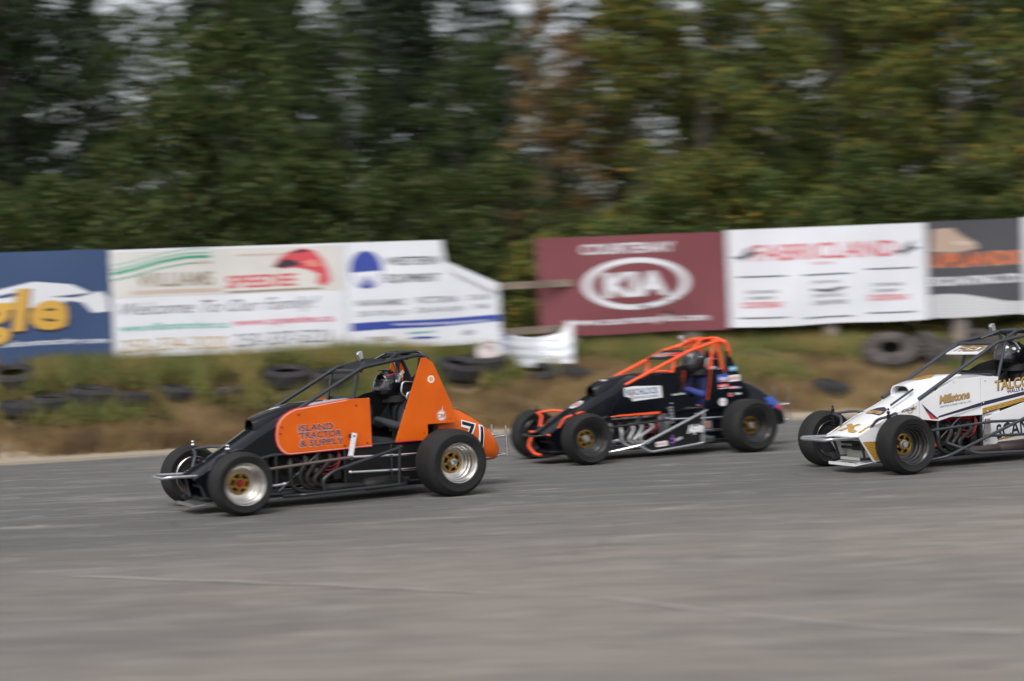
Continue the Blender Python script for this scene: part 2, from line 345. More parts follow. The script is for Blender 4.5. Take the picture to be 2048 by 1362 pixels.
m = MB(); m.add([(-700, -300, -.03), (700, -300, -.03), (700, 900, -.03), (-700, 900, -.03)], [(0, 1, 2, 3)]); m.build('ground', FOREST, None, 0, kind='structure')
xs = [x for x in np.arange(-60, 70.1, .5)]
m = MB(); vs = []; fs = []
for x in xs: vs += [(x, -30, 0), (x, edge(x) + .05 * math.sin(x * 2.3) + .04 * math.sin(x * 5.1), 0)]
for i in range(len(xs) - 1): fs.append((2 * i, 2 * i + 2, 2 * i + 3, 2 * i + 1))
m.add(vs, fs); m.build('race_track', ASPHALT, None, 0, kind='structure')
def seam(pts, w, label):
    m = MB(); vs = []; fs = []
    P2 = []
    for a_, b_ in zip(pts, pts[1:]):
        for k in range(8): t = k / 8; P2.append((a_[0] + (b_[0] - a_[0]) * t + .02 * math.sin(k * 2.2 + a_[0] * 9), a_[1] + (b_[1] - a_[1]) * t + .02 * math.sin(k * 1.7 + a_[1] * 5)))
    for i, (x, y) in enumerate(P2): ww = w * (.5 + .5 * abs(math.sin(i * .9))); vs += [(x - .2 * ww, y - ww, .004), (x + .2 * ww, y + ww, .004)]
    for i in range(len(P2) - 1): fs.append((2 * i, 2 * i + 2, 2 * i + 3, 2 * i + 1))
    m.add(vs, fs); m.build('pavement_scuff', SCUFF, None, 0, kind='structure')
SCUFF = mat('pale_scuff', (.29, .27, .245), .85, color2=(.20, .185, .17), vscale=9)
seam([(-3.2, 12.42), (-1.33, 11.49), (-.1, 10.75)], .045, ''); seam([(.46, 10.49), (1.2, 9.68), (1.83, 9.13), (2.6, 8.76)], .05, ''); seam([(.36, 8.99), (.53, 8.92)], .03, ''); seam([(1.2, 8.79), (1.34, 8.68)], .02, ''); seam([(2.07, 8.055), (2.15, 8.06)], .02, '')
# gravel shoulder and the earth bank behind the track, running on as forest floor
m = MB(); vs = []; fs = []
for x in xs: vs += [(x, edge(x) - .3, -.012), (x, edge(x) + .9, .006)]
for i in range(len(xs) - 1): fs.append((2 * i, 2 * i + 2, 2 * i + 3, 2 * i + 1))
m.add(vs, fs); m.build('gravel_shoulder', GRAVEL, None, 0, kind='structure')
bx = list(np.concatenate([np.arange(-60, -11, 1.0), np.arange(-11, 14, .12), np.arange(14, 70, 1.0)])); NT = 34
vs = []; fs = []
for x in bx:
    e = edge(x) + .55; f_ = fence(x)
    for j in range(NT): y = e + (f_ - e) * j / (NT - 10) if j < NT - 9 else f_ + .25 * (j - NT + 10) / 9; vs.append((x, y, bank(x, y) - (.03 if j == 0 else 0)))
for i in range(len(bx) - 1):
    for j in range(NT - 1): fs.append((i * NT + j, (i + 1) * NT + j, (i + 1) * NT + j + 1, i * NT + j + 1))
m = MB(); m.add(vs, fs); m.build('earth_bank', DIRT, None, 180, kind='structure')
vs = []; fs = []
for x in bx[::2]:
    for j in range(12): y = fence(x) + .2 + 110 * (j / 11) ** 2; vs.append((x, y, bank(x, y) + (.004 if j else -.03)))
nb2 = len(bx[::2])
for i in range(nb2 - 1):
    for j in range(11): fs.append((i * 12 + j, (i + 1) * 12 + j, (i + 1) * 12 + j + 1, i * 12 + j + 1))
m = MB(); m.add(vs, fs); m.build('forest_floor', FOREST, None, 180, kind='structure')

# ------------------------------------------------------------------ grass and weeds on the bank (nobody could count them)
def blade_mesh(name, N, place, wid, ln, material, label, bend=.5, quad=False):
    P = np.array([place() for _ in range(N)]); ang = RNG.uniform(0, 2 * PI, N); w = RNG.uniform(.6, 1.2, N) * wid; L = RNG.uniform(.5, 1.3, N) * ln
    tilt = RNG.uniform(0, bend, N) if not quad else RNG.uniform(.2, 1.3, N); ta = RNG.uniform(0, 2 * PI, N)
    dx, dy = np.cos(ang) * w, np.sin(ang) * w; tx, ty, tz = np.cos(ta) * np.sin(tilt) * L, np.sin(ta) * np.sin(tilt) * L, np.cos(tilt) * L
    base = P; A = base + np.stack([-dx, -dy, np.zeros(N)], 1); B = base + np.stack([dx, dy, np.zeros(N)], 1); C = base + np.stack([tx, ty, tz], 1)
    if quad:
        M = base + np.stack([tx * .5, ty * .5, tz * .5], 1); A = M + np.stack([-dx, -dy, np.zeros(N)], 1); B = M + np.stack([dx, dy, np.zeros(N)], 1)
        V = np.stack([base, B, C, A], 1).reshape(-1, 3); k = 4
    else: V = np.stack([A, B, C], 1).reshape(-1, 3); k = 3
    me = bpy.data.meshes.new(name); me.vertices.add(len(V)); me.vertices.foreach_set('co', V.ravel()); me.loops.add(len(V)); me.loops.foreach_set('vertex_index', np.arange(len(V)))
    me.polygons.add(N); me.polygons.foreach_set('loop_start', np.arange(N) * k); me.update(); me.validate(); me.materials.append(material)
    o = bpy.data.objects.new(name, me); COL.objects.link(o); return tag(o, label, 'grass', kind='stuff')
DRY = leafmat('dry_grass', (.30, .19, .085), (.50, .36, .19), (.22, .24, .08), patch=(.20, .135, .075)); GREENW = leafmat('weed_leaves', (.06, .10, .025), (.25, .28, .075), (.36, .25, .11), patch=(.085, .10, .035)); MIDG = leafmat('green_grass', (.10, .15, .035), (.33, .31, .12), patch=(.34, .27, .10))
def in_tyre(x, y): return any((x - a) ** 2 + (y - b_) ** 2 < r_ * r_ for a, b_, r_ in TYSPOT)
TYSPOT = [(-7.35, 1.5, .34), (-7.1, .85, .3), (-6.7, .95, .3), (-6.15, .95, .33), (-5.6, .9, .3), (-5.0, 1.05, .25), (-4.3, 1.0, .25), (-3.42, 1.05, .42), (-2.75, .95, .3), (-.85, 1.2, .42), (-.45, 1.35, .33), (.35, 1.55, .33), (1.0, 1.6, .3), (5.0, .8, .33), (6.15, 1.80, .5), (7.0, 1.9, .5), (7.85, 1.95, .5), (6.75, 2.7, .45), (7.7, 2.75, .45)]
TYSPOT = [(a, edge(a) + .55 + d_ - .05, r_) for a, d_, r_ in TYSPOT]
def clump(x, y): return hn(x * 1.1 + 3, y * 2.2, 1.0)
def place_dry():
    while True:
        x = random.uniform(-10.5, 13); t = random.uniform(.08, 1.0); e = edge(x) + .45; y = e + (fence(x) - e) * t
        if random.random() < .55 + .5 * clump(x, y) and not in_tyre(x, y): return (x, y, bank(x, y) - .01)
def place_green():
    while True:
        x = random.uniform(-10.5, 13); t = random.uniform(.26, 1.12); e = edge(x) + .45; y = e + (fence(x) - e) * t
        q = .35 + .55 * clump(x + 9, y) + (t - .45) * 1.1 - (.42 if x > 0 else .06)
        if random.random() < q and not in_tyre(x, y): return (x, y, bank(x, y) + random.uniform(0, .16))
blade_mesh('dry_grass', 170000, place_dry, .012, .21, DRY, 'dry brown grass along the lower edge of the bank')
blade_mesh('green_grass', 70000, place_green, .010, .30, MIDG, 'green and straw coloured tall grass on the upper bank')
blade_mesh('weeds', 75000, place_green, .036, .13, GREENW, 'leafy green weeds and brambles under the banners', quad=True)

# ------------------------------------------------------------------ scrap tyres on the bank
def old_tyre_mesh(R, r, w, tread):
    m = MB(); h = w / 2
    prof = [(h - .04, r), (h, r + .03), (h + .01, (R + r) / 2), (h - .005, R - .05), (h - .05, R), (0, R + .004), (-h + .05, R), (-h + .005, R - .05), (-h - .01, (R + r) / 2), (-h, r + .03), (-h + .04, r), (-h + .06, r + .03), (-h + .05, R - .07), (0, R - .03), (h - .05, R - .07), (h - .06, r + .03)]
    m.lathe(prof, 44, 'z', closed=True)
    if tread:
        nb_ = int(2 * PI * R / .13)
        for k in range(nb_):
            a = 2 * PI * k / nb_
            for sg in (1, -1):
                rot = Matrix.Rotation(a, 3, 'Z') @ Matrix.Rotation(sg * .5, 3, 'X'); m.box(Matrix.Rotation(a, 3, 'Z') @ Vector((R + .012, 0, sg * h * .45)), (.04, .05, h * .8), rot)
    return m.mesh('scrap_tyre', GREYTYRE if tread else OLDTYRE, 35)
TM = {'car': old_tyre_mesh(.33, .19, .21, False), 'wide': old_tyre_mesh(.36, .19, .32, False), 'tractor': old_tyre_mesh(.44, .17, .34, True), 'truck': old_tyre_mesh(.37, .21, .26, False), 'grey': old_tyre_mesh(.50, .27, .28, True)}
def scrap(kind, x, dy, rot, label, dz=.0):
    y = edge(x) + .55 + dy; o = bpy.data.objects.new('scrap_tyre', TM[kind]); COL.objects.link(o); o.location = (x, y, bank(x, y) + dz - (.04 if kind == 'tractor' else .07)); o.rotation_euler = [math.radians(a) for a in rot]
    return tag(o, label, 'tyre', 'old tyres lying on the bank')
scrap('wide', -7.35, 1.5, (18, 0, 10), 'black old tyre half hidden in weeds under the blue banner at the left edge', .18)
scrap('car', -7.1, .85, (5, 4, 30), 'dark tyre lying flat at the far left foot of the bank', .12)
scrap('car', -6.7, .95, (3, -6, 80), 'dark tyre lying beside the one at the far left foot of the bank', .14)
scrap('wide', -6.15, .95, (5, 5, 0), 'dark tyre lying flat in the grass below the left end of the white welcome banner', .16)
scrap('car', -5.6, .9, (-3, 5, 40), 'flat dark tyre touching its neighbour below the welcome banner script', .14)
scrap('car', -5.0, 1.05, (4, 8, 0), 'small tyre nearly swallowed by weeds, left of the leading car nose', .10)
scrap('car', -4.3, 1.0, (2, -7, 20), 'half buried tyre in weeds above the leading car nose', .10)
scrap('truck', -3.42, 1.05, (10, 4, -8), 'large dark tyre lying on the bank right above the leading car bonnet', .22)
scrap('wide', -2.75, .95, (9, 0, 12), 'tyre seen through the cage opening of the leading car', .18)
scrap('truck', -.85, 1.2, (16, 8, 20), 'large dark tyre just right of the leading car orange headrest panel', .24)
scrap('wide', -.45, 1.35, (8, 0, 0), 'tyre lying under the left end of the fallen white banner', .2)
scrap('wide', .35, 1.55, (16, 0, 10), 'dark tyre under the middle of the fallen white banner', .1)
scrap('car', 1.0, 1.6, (12, 5, 50), 'flat dark tyre at the foot of the post under the maroon banner', .1)
scrap('car', 5.0, .80, (18, 3, 60), 'small flat black tyre low on the bank left of the white car bonnet', .10)
scrap('tractor', 6.15, 1.80, (34, -6, 0), 'big weathered chunky tyre with a dark hole, left of the white car cage', .24)
scrap('tractor', 7.0, 1.9, (36, 4, 60), 'big weathered chunky tyre seen through the white car cage', .28)
scrap('tractor', 7.85, 1.95, (38, 2, 110), 'big weathered chunky tyre behind the helmet of the white car', .28)
scrap('grey', 6.75, 2.7, (14, 0, 0), 'grey brown tyre lying at the top of the bank under the black banner', .16)
scrap('grey', 7.7, 2.75, (10, 0, 0), 'grey tyre at the top of the bank behind the white car roof', .16)
scrap('wide', 3.95, 1.9, (25, 0, 0), 'faded tyre buried in dry grass above the black car tail', .06)

for x_, d_, w_ in ((6.15, 1.74, 'left of the white car cage'), (7.0, 1.84, 'seen through the white car cage'), (7.85, 1.89, 'behind the white car helmet')): scrap('wide', x_ + .03, d_, (34, -3, 20), 'added tyre darkening the hole of the chunky weathered tyre ' + w_, .0)  # extra tyres added underneath so the holes of the chunky ones look dark
# ------------------------------------------------------------------ banner fence
WOOD = mat('weathered_wood', (.30, .235, .18), .85, color2=(.17, .13, .10), vscale=3, bump=.5, bscale=30); LOG = mat('log_post', (.36, .30, .27), .9, color2=(.22, .18, .155), vscale=5, bump=.6, bscale=24)
fr = thing('banner_fence', 'rough wooden post and rail fence that carries the advertising banners', 'fence', (0, 28, 0))
def fy(x): return fence(x)
posts = [-12.0, -9.7, -7.32, -5.37, -3.30, -1.27, 1.03, 3.0, 5.37, 7.63, 9.9, 12.2]
for i, x in enumerate(posts):
    y = fy(x) + .16; m = MB(); z0 = bank(x, y) - .3; r0 = .135 + .015 * math.sin(i * 2.1)
    m.tube([(x, y - 28, z0), (x + .02 * math.sin(i), y - 28, 1.6), (x + .03 * math.sin(i * 3), y - 28, 2.85)], [r0 * 1.08, r0, r0 * .9], 14); m.build('post', LOG, fr)
for z in (2.80, 2.22, 1.48):
    for a, bq in zip(posts, posts[1:]):
        if z > 2.5 and a < -1: 
            if bq > 0: continue
        m = MB(); A_ = Vector((a - .1, fy(a) - 28 + .045, z + .02 * math.sin(a))); B_ = Vector((bq + .1, fy(bq) - 28 + .045, z + .02 * math.sin(bq))); dv = (B_ - A_); ang = math.atan2(dv.y, dv.x)
        mid = (A_ + B_) / 2; m.box(mid, (dv.length - .22, .035, .12), Matrix.Rotation(ang, 3, 'Z') @ Matrix.Rotation(-math.atan2(dv.z, dv.length), 3, 'Y')); m.build('rail', WOOD, fr, 0, .004)

# ------------------------------------------------------------------ advertising banners
def cloth(name, c, rough=.55): return mat(name, c, rough, var=.05, vscale=1.3, bump=.08, bscale=2.2)
BW_ = cloth('banner_white', (.71, .72, .77)); BCREAM = cloth('banner_cream', (.62, .60, .57)); BBLUE = cloth('banner_blue', (.030, .065, .16)); BMAROON = cloth('banner_maroon', (.185, .045, .055)); BBLACK = cloth('banner_charcoal', (.065, .065, .075))
PG = mat('print_green', (.05, .32, .20), .5); PTEAL = mat('print_teal', (.12, .42, .34), .5); PRED = mat('print_red', (.58, .06, .08), .5); PPINK = mat('print_pink', (.60, .14, .20), .5); PGREY = mat('print_grey', (.13, .13, .16), .5); PBROWN = mat('print_brown', (.30, .25, .19), .5)
PGOLD = mat('print_gold', (.45, .30, .08), .5); PYEL = mat('print_yellow', (.62, .36, .06), .5); PBLUE = mat('print_blue', (.03, .06, .32), .5); PWH = mat('print_white', (.68, .69, .73), .5); PBLK = mat('print_black', (.03, .03, .035), .5); PORG = mat('print_orange', (.55, .13, .04), .5); PTAN = mat('print_tan', (.45, .33, .26), .5); PBEIGE = mat('print_beige', (.55, .44, .38), .5); PSILV = mat('print_silver', (.42, .42, .45), .5); PDARK = mat('print_dark', (.02, .022, .035), .5)
def make_banner(A_, B_, zt, zb, material, label, outline=None, seed=0, amp=.030, lean=0.0):
    A_ = Vector(A_); B_ = Vector(B_); L = (B_ - A_).length; rz = math.atan2(B_.y - A_.y, B_.x - A_.x); H_ = zt - zb
    def wave(u, v): return amp * (math.sin(u * 2.1 + seed) * math.sin(v * 1.9 + seed * 2) + .5 * math.sin(u * 5.3 + v * 2 + seed) * (.3 + .7 * abs(v / H_ - .5))) 
    root_me = None
    out = outline or [(0, 0), (L, 0), (L, H_), (0, H_)]
    fm = lambda u, v, off: (u + lean * v, wave(u, v) - .004 - off, v - .010 * math.sin(u * 3.1 + seed) * (1 - v / H_))
    o = decal('banner', poly_geo(out), fm, material, None, step=.14)
    o.location = (A_.x, A_.y, zb); o.rotation_euler = (0, 0, rz)
    s_ = o.modifiers.new('thick', 'SOLIDIFY'); s_.thickness = .003; s_.offset = -1
    tag(o, label, 'banner', 'advertising banners on the fence')
    return o, fm, L, H_
def put(bn, name, geo, mt, off=.002, step=.14): return decal(name, geo, bn[1], mt, bn[0], step=step, off=off)
def txt(bn, s, u, v, w, h, mt, shear=0, bold=.03, off=.003):
    g = text_fit(s, w, h, shear, bold); return put(bn, 'lettering', ([(p[0] + u, p[1] + v) for p in g[0]], g[1]), mt, off)
def rect(bn, u, v, w, h, mt, off=.002, name='printed_bar'): return put(bn, name, poly_geo([(u, v), (u + w, v), (u + w, v + h), (u, v + h)]), mt, off)
g_ = .02
def P_(x, z=0): return (x, fy(x) - g_, 0)
# blue banner at the left edge
b1 = make_banner((-9.9, fy(-9.9) - g_, 0), P_(-6.03), 3.0, 1.33, BBLUE, 'navy blue banner with gold lettering and a white swoosh at the left edge', seed=1)
L = b1[2]
put(b1, 'emblem', poly_geo([(L - 2.6, .35), (L - 2.2, .85), (L - 1.7, 1.10), (L - 1.1, 1.22), (L - .55, 1.16), (L - .25, 1.02), (L - .12, 1.05), (L - .03, .95), (L - .02, .74), (L - .25, .72), (L - .40, .88), (L - .62, .92), (L - .75, .78), (L - 1.0, .82), (L - 1.5, .85), (L - 1.9, .72), (L - 2.3, .40)]), PWH, .002)
put(b1, 'emblem', poly_geo([(L - 1.9, .98), (L - 1.45, 1.06), (L - 1.1, 1.10), (L - 1.45, 1.0)]), BBLUE, .003); put(b1, 'emblem', poly_geo([(L - .85, .98), (L - .45, 1.01), (L - .18, 1.03), (L - .5, .96)]), BBLUE, .003)
txt(b1, 'eagle', L - 3.02, .50, 2.43, .62, PDARK, .12, .05, .004); txt(b1, 'eagle', L - 3.00, .52, 2.38, .60, PYEL, .12, .03, .006)
txt(b1, 'www.eaglehomesandcontracting.com', L - 3.1, .27, 3.05, .085, PWH, .1, .02)
# welcome banner
b2 = make_banner(P_(-6.0), P_(-2.56), 2.985, 1.33, BW_, 'long white banner with green arcs and script greeting, behind the leading car', seed=2)
L = b2[2]
rect(b2, .03, .92, L - .06, .70, BCREAM, .001)
def arcs(bn, pts, wd, mt, off):
    up = [(u, v + wd) for u, v in pts]; put(bn, 'printed_arc', poly_geo(pts + up[::-1]), mt, off)
base = [(.03, 1.24), (.35, 1.30), (.75, 1.40), (1.15, 1.46), (1.50, 1.46)]
for dz, wd, mt in ((-.055, .02, PG), (.03, .045, PG), (.10, .02, PTEAL), (.17, .012, PTEAL)): arcs(b2, [(u, v + dz) for u, v in base], wd, mt, .003)
put(b2, 'emblem', poly_geo([(1.15, 1.43), (1.4, 1.46), (1.55, 1.44), (1.4, 1.40)]), PBEIGE, .004)
txt(b2, 'WILLIAMS', .38, 1.08, 1.15, .21, PBROWN, 0, .02); rect(b2, .30, .97, 1.35, .055, PBEIGE, .003)
txt(b2, 'SPEEDEE', 1.72, 1.02, 1.08, .19, PRED, .1, .02); rect(b2, 1.90, 1.50, .9, .03, PBEIGE, .003); rect(b2, 1.74, .94, 1.45, .035, PBROWN, .003)
put(b2, 'emblem', poly_geo([(2.45, 1.32), (2.55, 1.45), (2.70, 1.54), (2.90, 1.60), (3.10, 1.55), (3.22, 1.42), (3.30, 1.25), (3.33, 1.08), (3.22, .98), (3.12, 1.05), (3.15, 1.18), (2.98, 1.26), (2.75, 1.30), (2.6, 1.28)]), PRED, .004)
put(b2, 'emblem', poly_geo([(2.45, 1.32), (2.62, 1.44), (2.8, 1.40), (2.9, 1.34), (2.6, 1.30)]), PDARK, .006); put(b2, 'emblem', poly_geo([(2.70, 1.52), (2.9, 1.575), (3.05, 1.555), (2.85, 1.52)]), PDARK, .006); put(b2, 'emblem', poly_geo([(2.9, 1.38), (3.1, 1.42), (3.2, 1.30), (3.0, 1.30)]), mat('print_salmon', (.65, .22, .17), .5), .006)
txt(b2, 'Welcome To Our Family!', .12, .66, 3.0, .19, PGREY, .45, .0)
txt(b2, 'www.williamsbrothers.ca', .10, .42, 1.62, .11, PTEAL, 0, .02); txt(b2, 'www.speedee.ca', 1.80, .44, 1.55, .11, PPINK, 0, .02)
txt(b2, '250-334-2020', .10, .10, 1.60, .20, PGOLD, .1, .0); txt(b2, '250-337-5221', 1.80, .12, 1.50, .20, PGREY, .1, .0)
# equipment dealer banner, its top right corner hanging loose
Lx = (Vector(P_(-.17)) - Vector(P_(-2.55))).length
b3 = make_banner(P_(-2.55), P_(-.17), 2.985, 1.31, BW_, 'white banner with a round blue logo and its top right corner folded down', seed=3.3, outline=[(0, 0), (Lx, 0), (Lx, .93), (1.62, 1.33), (1.57, 1.675), (0, 1.675)])
put(b3, 'loose_corner', poly_geo([(1.60, 1.345), (Lx - .01, .95), (Lx - .06, .80), (1.72, 1.16)]), BW_, .03)
put(b3, 'emblem', poly_geo(ell_pts(.33, 1.24, .26, .30, 36)), PBLUE, .002); put(b3, 'emblem', poly_geo([(.09, 1.20), (.57, 1.22), (.52, 1.07), (.42, .98), (.33, 1.12), (.24, .98), (.14, 1.06)]), BW_, .004); put(b3, 'emblem', poly_geo([(.25, 1.02), (.33, 1.16), (.41, 1.03), (.33, .98)]), PBLUE, .006)
txt(b3, 'WESTERN', .64, 1.30, .88, .13, PGREY, .1, .03); txt(b3, 'EQUIPMENT', .64, 1.03, .86, .13, PGREY, .1, .03)
txt(b3, 'NANAIMO', .15, .67, .78, .10, PGREY, 0, .01); txt(b3, '250-739-2677', .15, .51, .82, .08, PGREY, 0, .0); txt(b3, 'VICTORIA', 1.10, .69, .70, .10, PGREY, 0, .01); txt(b3, '250-474-3309', 1.10, .54, .78, .08, PGREY, 0, .0); txt(b3, 'DUNCAN', 1.98, .70, .36, .09, PGREY, 0, .0); txt(b3, '748', 2.05, .55, .25, .08, PGREY, 0, .0)
put(b3, 'printed_bar', poly_geo([(.05, .28), (Lx - .01, .34), (Lx - .01, .45), (.05, .41)]), PBLUE, .002); txt(b3, 'www.westernequipment.ca', .72, .345, 1.6, .05, PWH, 0, .01, .004)
txt(b3, 'TIRE', .30, .11, .40, .07, PBROWN, 0, .03); put(b3, 'emblem', poly_geo([(.95, .20), (1.40, .23), (1.40, .25), (.98, .24)]), PTEAL, .003); put(b3, 'emblem', poly_geo([(.95, .13), (1.40, .13), (1.42, .16), (1.1, .17)]), PBLUE, .003); put(b3, 'emblem', poly_geo(ell_pts(1.95, .19, .12, .05)), PSILV, .002)
# maroon car-dealer banner
b4 = make_banner(P_(.47), P_(3.62), 2.985, 1.36, BMAROON, 'faded maroon banner with a white oval car emblem in the middle', seed=4.4, amp=.03, outline=None)
L = b4[2]
txt(b4, 'COURTENAY', .74, 1.33, 1.55, .17, PWH, 0, .02); put(b4, 'emblem', ring_geo(1.64, .82, .90, .43, .76, .345, 60), PWH, .002)
txt(b4, 'KIA', 1.10, .63, 1.08, .39, PWH, 0, .05); txt(b4, 'www.courtenaykia.com', .42, .17, 2.4, .12, PWH, 0, .02)
# fabric banner
b5 = make_banner(P_(3.645), P_(7.06), 3.005, 1.37, BW_, 'white banner with red lettering and three black bordered boxes', seed=5.1, amp=.015)
L = b5[2]
txt(b5, 'FABRICLAND', .45, 1.10, 2.45, .27, PRED, .05, .01)
for (u, s_) in ((.22, 1), (3.0, 1)): put(b5, 'emblem', poly_geo([(u - .16, 1.17), (u + .02, 1.20), (u + .10, 1.30), (u + .25, 1.36), (u + .17, 1.26), (u + .32, 1.22), (u + .10, 1.15), (u + .0, 1.08), (u, 1.14)]), PGREY, .004)
txt(b5, 'DESIGNS', 1.45, 1.0, .35, .05, PPINK, 0, .0)
for (u, v0, v1) in ((.16, .14, .83), (1.28, .10, .82), (2.38, .14, .88)):
    for vv in (v0, v1): rect(b5, u, vv, .82, .022, PDARK, .003)
for (u, v) in ((.30, .56), (2.48, .60)):
    txt(b5, 'CURTAINS', u, v, .52, .055, PGREY, 0, .02); txt(b5, 'DRAPERY', u + .05, v - .10, .42, .05, PGREY, 0, .02); txt(b5, 'COURTENAY', u - .08, v - .24, .70, .10, PRED, 0, .03)
put(b5, 'emblem', poly_geo([(1.42, .60), (1.70, .58), (1.95, .62), (2.05, .60), (1.75, .52), (1.45, .56)]), PGREY, .003); txt(b5, 'SEWING', 1.45, .68, .45, .05, PGREY, 0, .01); txt(b5, 'SERVICE', 1.45, .45, .5, .05, PGREY, 0, .01); txt(b5, 'CENTRE', 1.44, .32, .58, .07, PGREY, .2, .02)
# charcoal banner
b6 = make_banner(P_(7.09), P_(8.72), 3.02, 1.385, BBLACK, 'charcoal banner with orange lettering over silver tread plate', seed=6.2)
L = b6[2]
put(b6, 'emblem', poly_geo([(.05, 1.12), (.10, 1.50), (.42, 1.52), (.60, 1.38), (.85, 1.25), (.88, 1.15), (.55, 1.10)]), PTAN, .002); put(b6, 'emblem', poly_geo([(.42, 1.30), (.80, 1.27), (.80, 1.22), (.50, 1.22)]), PBEIGE, .003)
txt(b6, 'UPLANDS', .04, .86, 1.58, .24, PTAN, .05, .05); txt(b6, 'UPLANDS', .05, .87, 1.55, .22, PORG, .05, .04, .005)
txt(b6, 'EXCAVATING LTD', .03, .55, 1.57, .145, PWH, 0, .04)
TREAD = checker('tread_plate', (.42, .42, .45), (.62, .62, .64), 30)
put(b6, 'printed_tread_plate', poly_geo([(0, .0), (L, .0), (L, .22), (L - .3, .23), (1.0, .31), (.6, .39), (.3, .41), (0, .39)]), TREAD, .003)
b7 = make_banner(P_(8.75), P_(12.2), 3.03, 1.38, BW_, 'white banner cut off by the right edge of the view', seed=7)
# fallen banner on the bank
fx = [-.55, 1.00]; M_ = 46; K_ = 20; vs = []; fs = []
for j in range(K_ + 1):
    for i in range(M_ + 1):
        u = i / M_; v = j / K_; x = -.24 + 1.22 * u; top = 1.50 - .13 * math.sin(u * 3.0) + (.16 if u > .86 else 0) * (u - .86) / .14; bot = .90 + .02 * math.sin(u * 9)
        z = bot + (top - bot) * v; y = fence(x) - .62 + .20 * v + .009 * math.sin(v * 22 + u * 5 + math.sin(u * 9)) + .02 * math.sin(v * 5 + u * 3) + .05 * math.sin(u * 9 + v * 3)
        vs.append((x, y, z))
for j in range(K_):
    for i in range(M_): fs.append((j * (M_ + 1) + i, j * (M_ + 1) + i + 1, (j + 1) * (M_ + 1) + i + 1, (j + 1) * (M_ + 1) + i))
m = MB(); m.add(vs, fs); fb_ = m.build('banner', BW_, None, 70); fb_.modifiers.new('t', 'SOLIDIFY').thickness = .003
tag(fb_, 'crumpled white banner that has slid down onto the bank between the two fence sections', 'banner')
bvf = BVHTree.FromPolygons([v.co[:] for v in fb_.data.vertices], [tuple(p.vertices) for p in fb_.data.polygons])
def ff(u, v, off):
    h = bvf.ray_cast(Vector((u, 20, v)), Vector((0, 1, 0))); return (u, (h[0].y if h[0] else fence(u) - .6) - .005 - off, v)
decal('printed_bar', poly_geo([(-.17, .92), (-.02, .92), (-.03, 1.46), (-.17, 1.47)]), ff, mat('print_lavender', (.44, .46, .66), .5), fb_, step=.05)
for k in range(8): decal('printed_line', poly_geo([(.05, 1.0 + k * .05), (.72 - .05 * (k % 3), 1.005 + k * .05), (.72 - .05 * (k % 3), 1.013 + k * .05), (.05, 1.008 + k * .05)]), ff, mat('print_pale_grey', (.36, .37, .42), .5), fb_, step=.05)
vs = []; fs = []
for j in range(9):
    for i in range(13):
        u = i / 12; v = j / 8; x = -.55 + .45 * u; vs.append((x, fence(x) - .5 + .1 * v + .03 * math.sin(v * 9 + u * 5), .96 + .33 * v + .03 * math.sin(u * 4)))
for j in range(8):
    for i in range(12): fs.append((j * 13 + i, j * 13 + i + 1, (j + 1) * 13 + i + 1, (j + 1) * 13 + i))
m = MB(); m.add(vs, fs); q = m.build('banner_scrap', mat('banner_pinkish', (.48, .42, .41), .6, var=.15, vscale=4), None, 70); q.modifiers.new('t', 'SOLIDIFY').thickness = .003
tag(q, 'pale pinkish scrap of banner hanging at the left end of the fallen white banner', 'banner')
# ------------------------------------------------------------------ race cars
YC = 0.05
def car_matrix(P, yaw, x, y):
    a = math.radians(yaw); F_ = Vector((-math.cos(a), -math.sin(a), 0)); L_ = Vector((math.sin(a), -math.cos(a), 0))
    return Vector((P[0], P[1], 0)) - F_ * x - L_ * y, PI + a
def side(x0, z0, y, ang=0.0):
    c, s_ = math.cos(ang), math.sin(ang)
    return lambda u, v, off: (x0 - (u * c - v * s_), y + off, z0 + u * s_ + v * c)
def mir(y): return 2 * YC - y

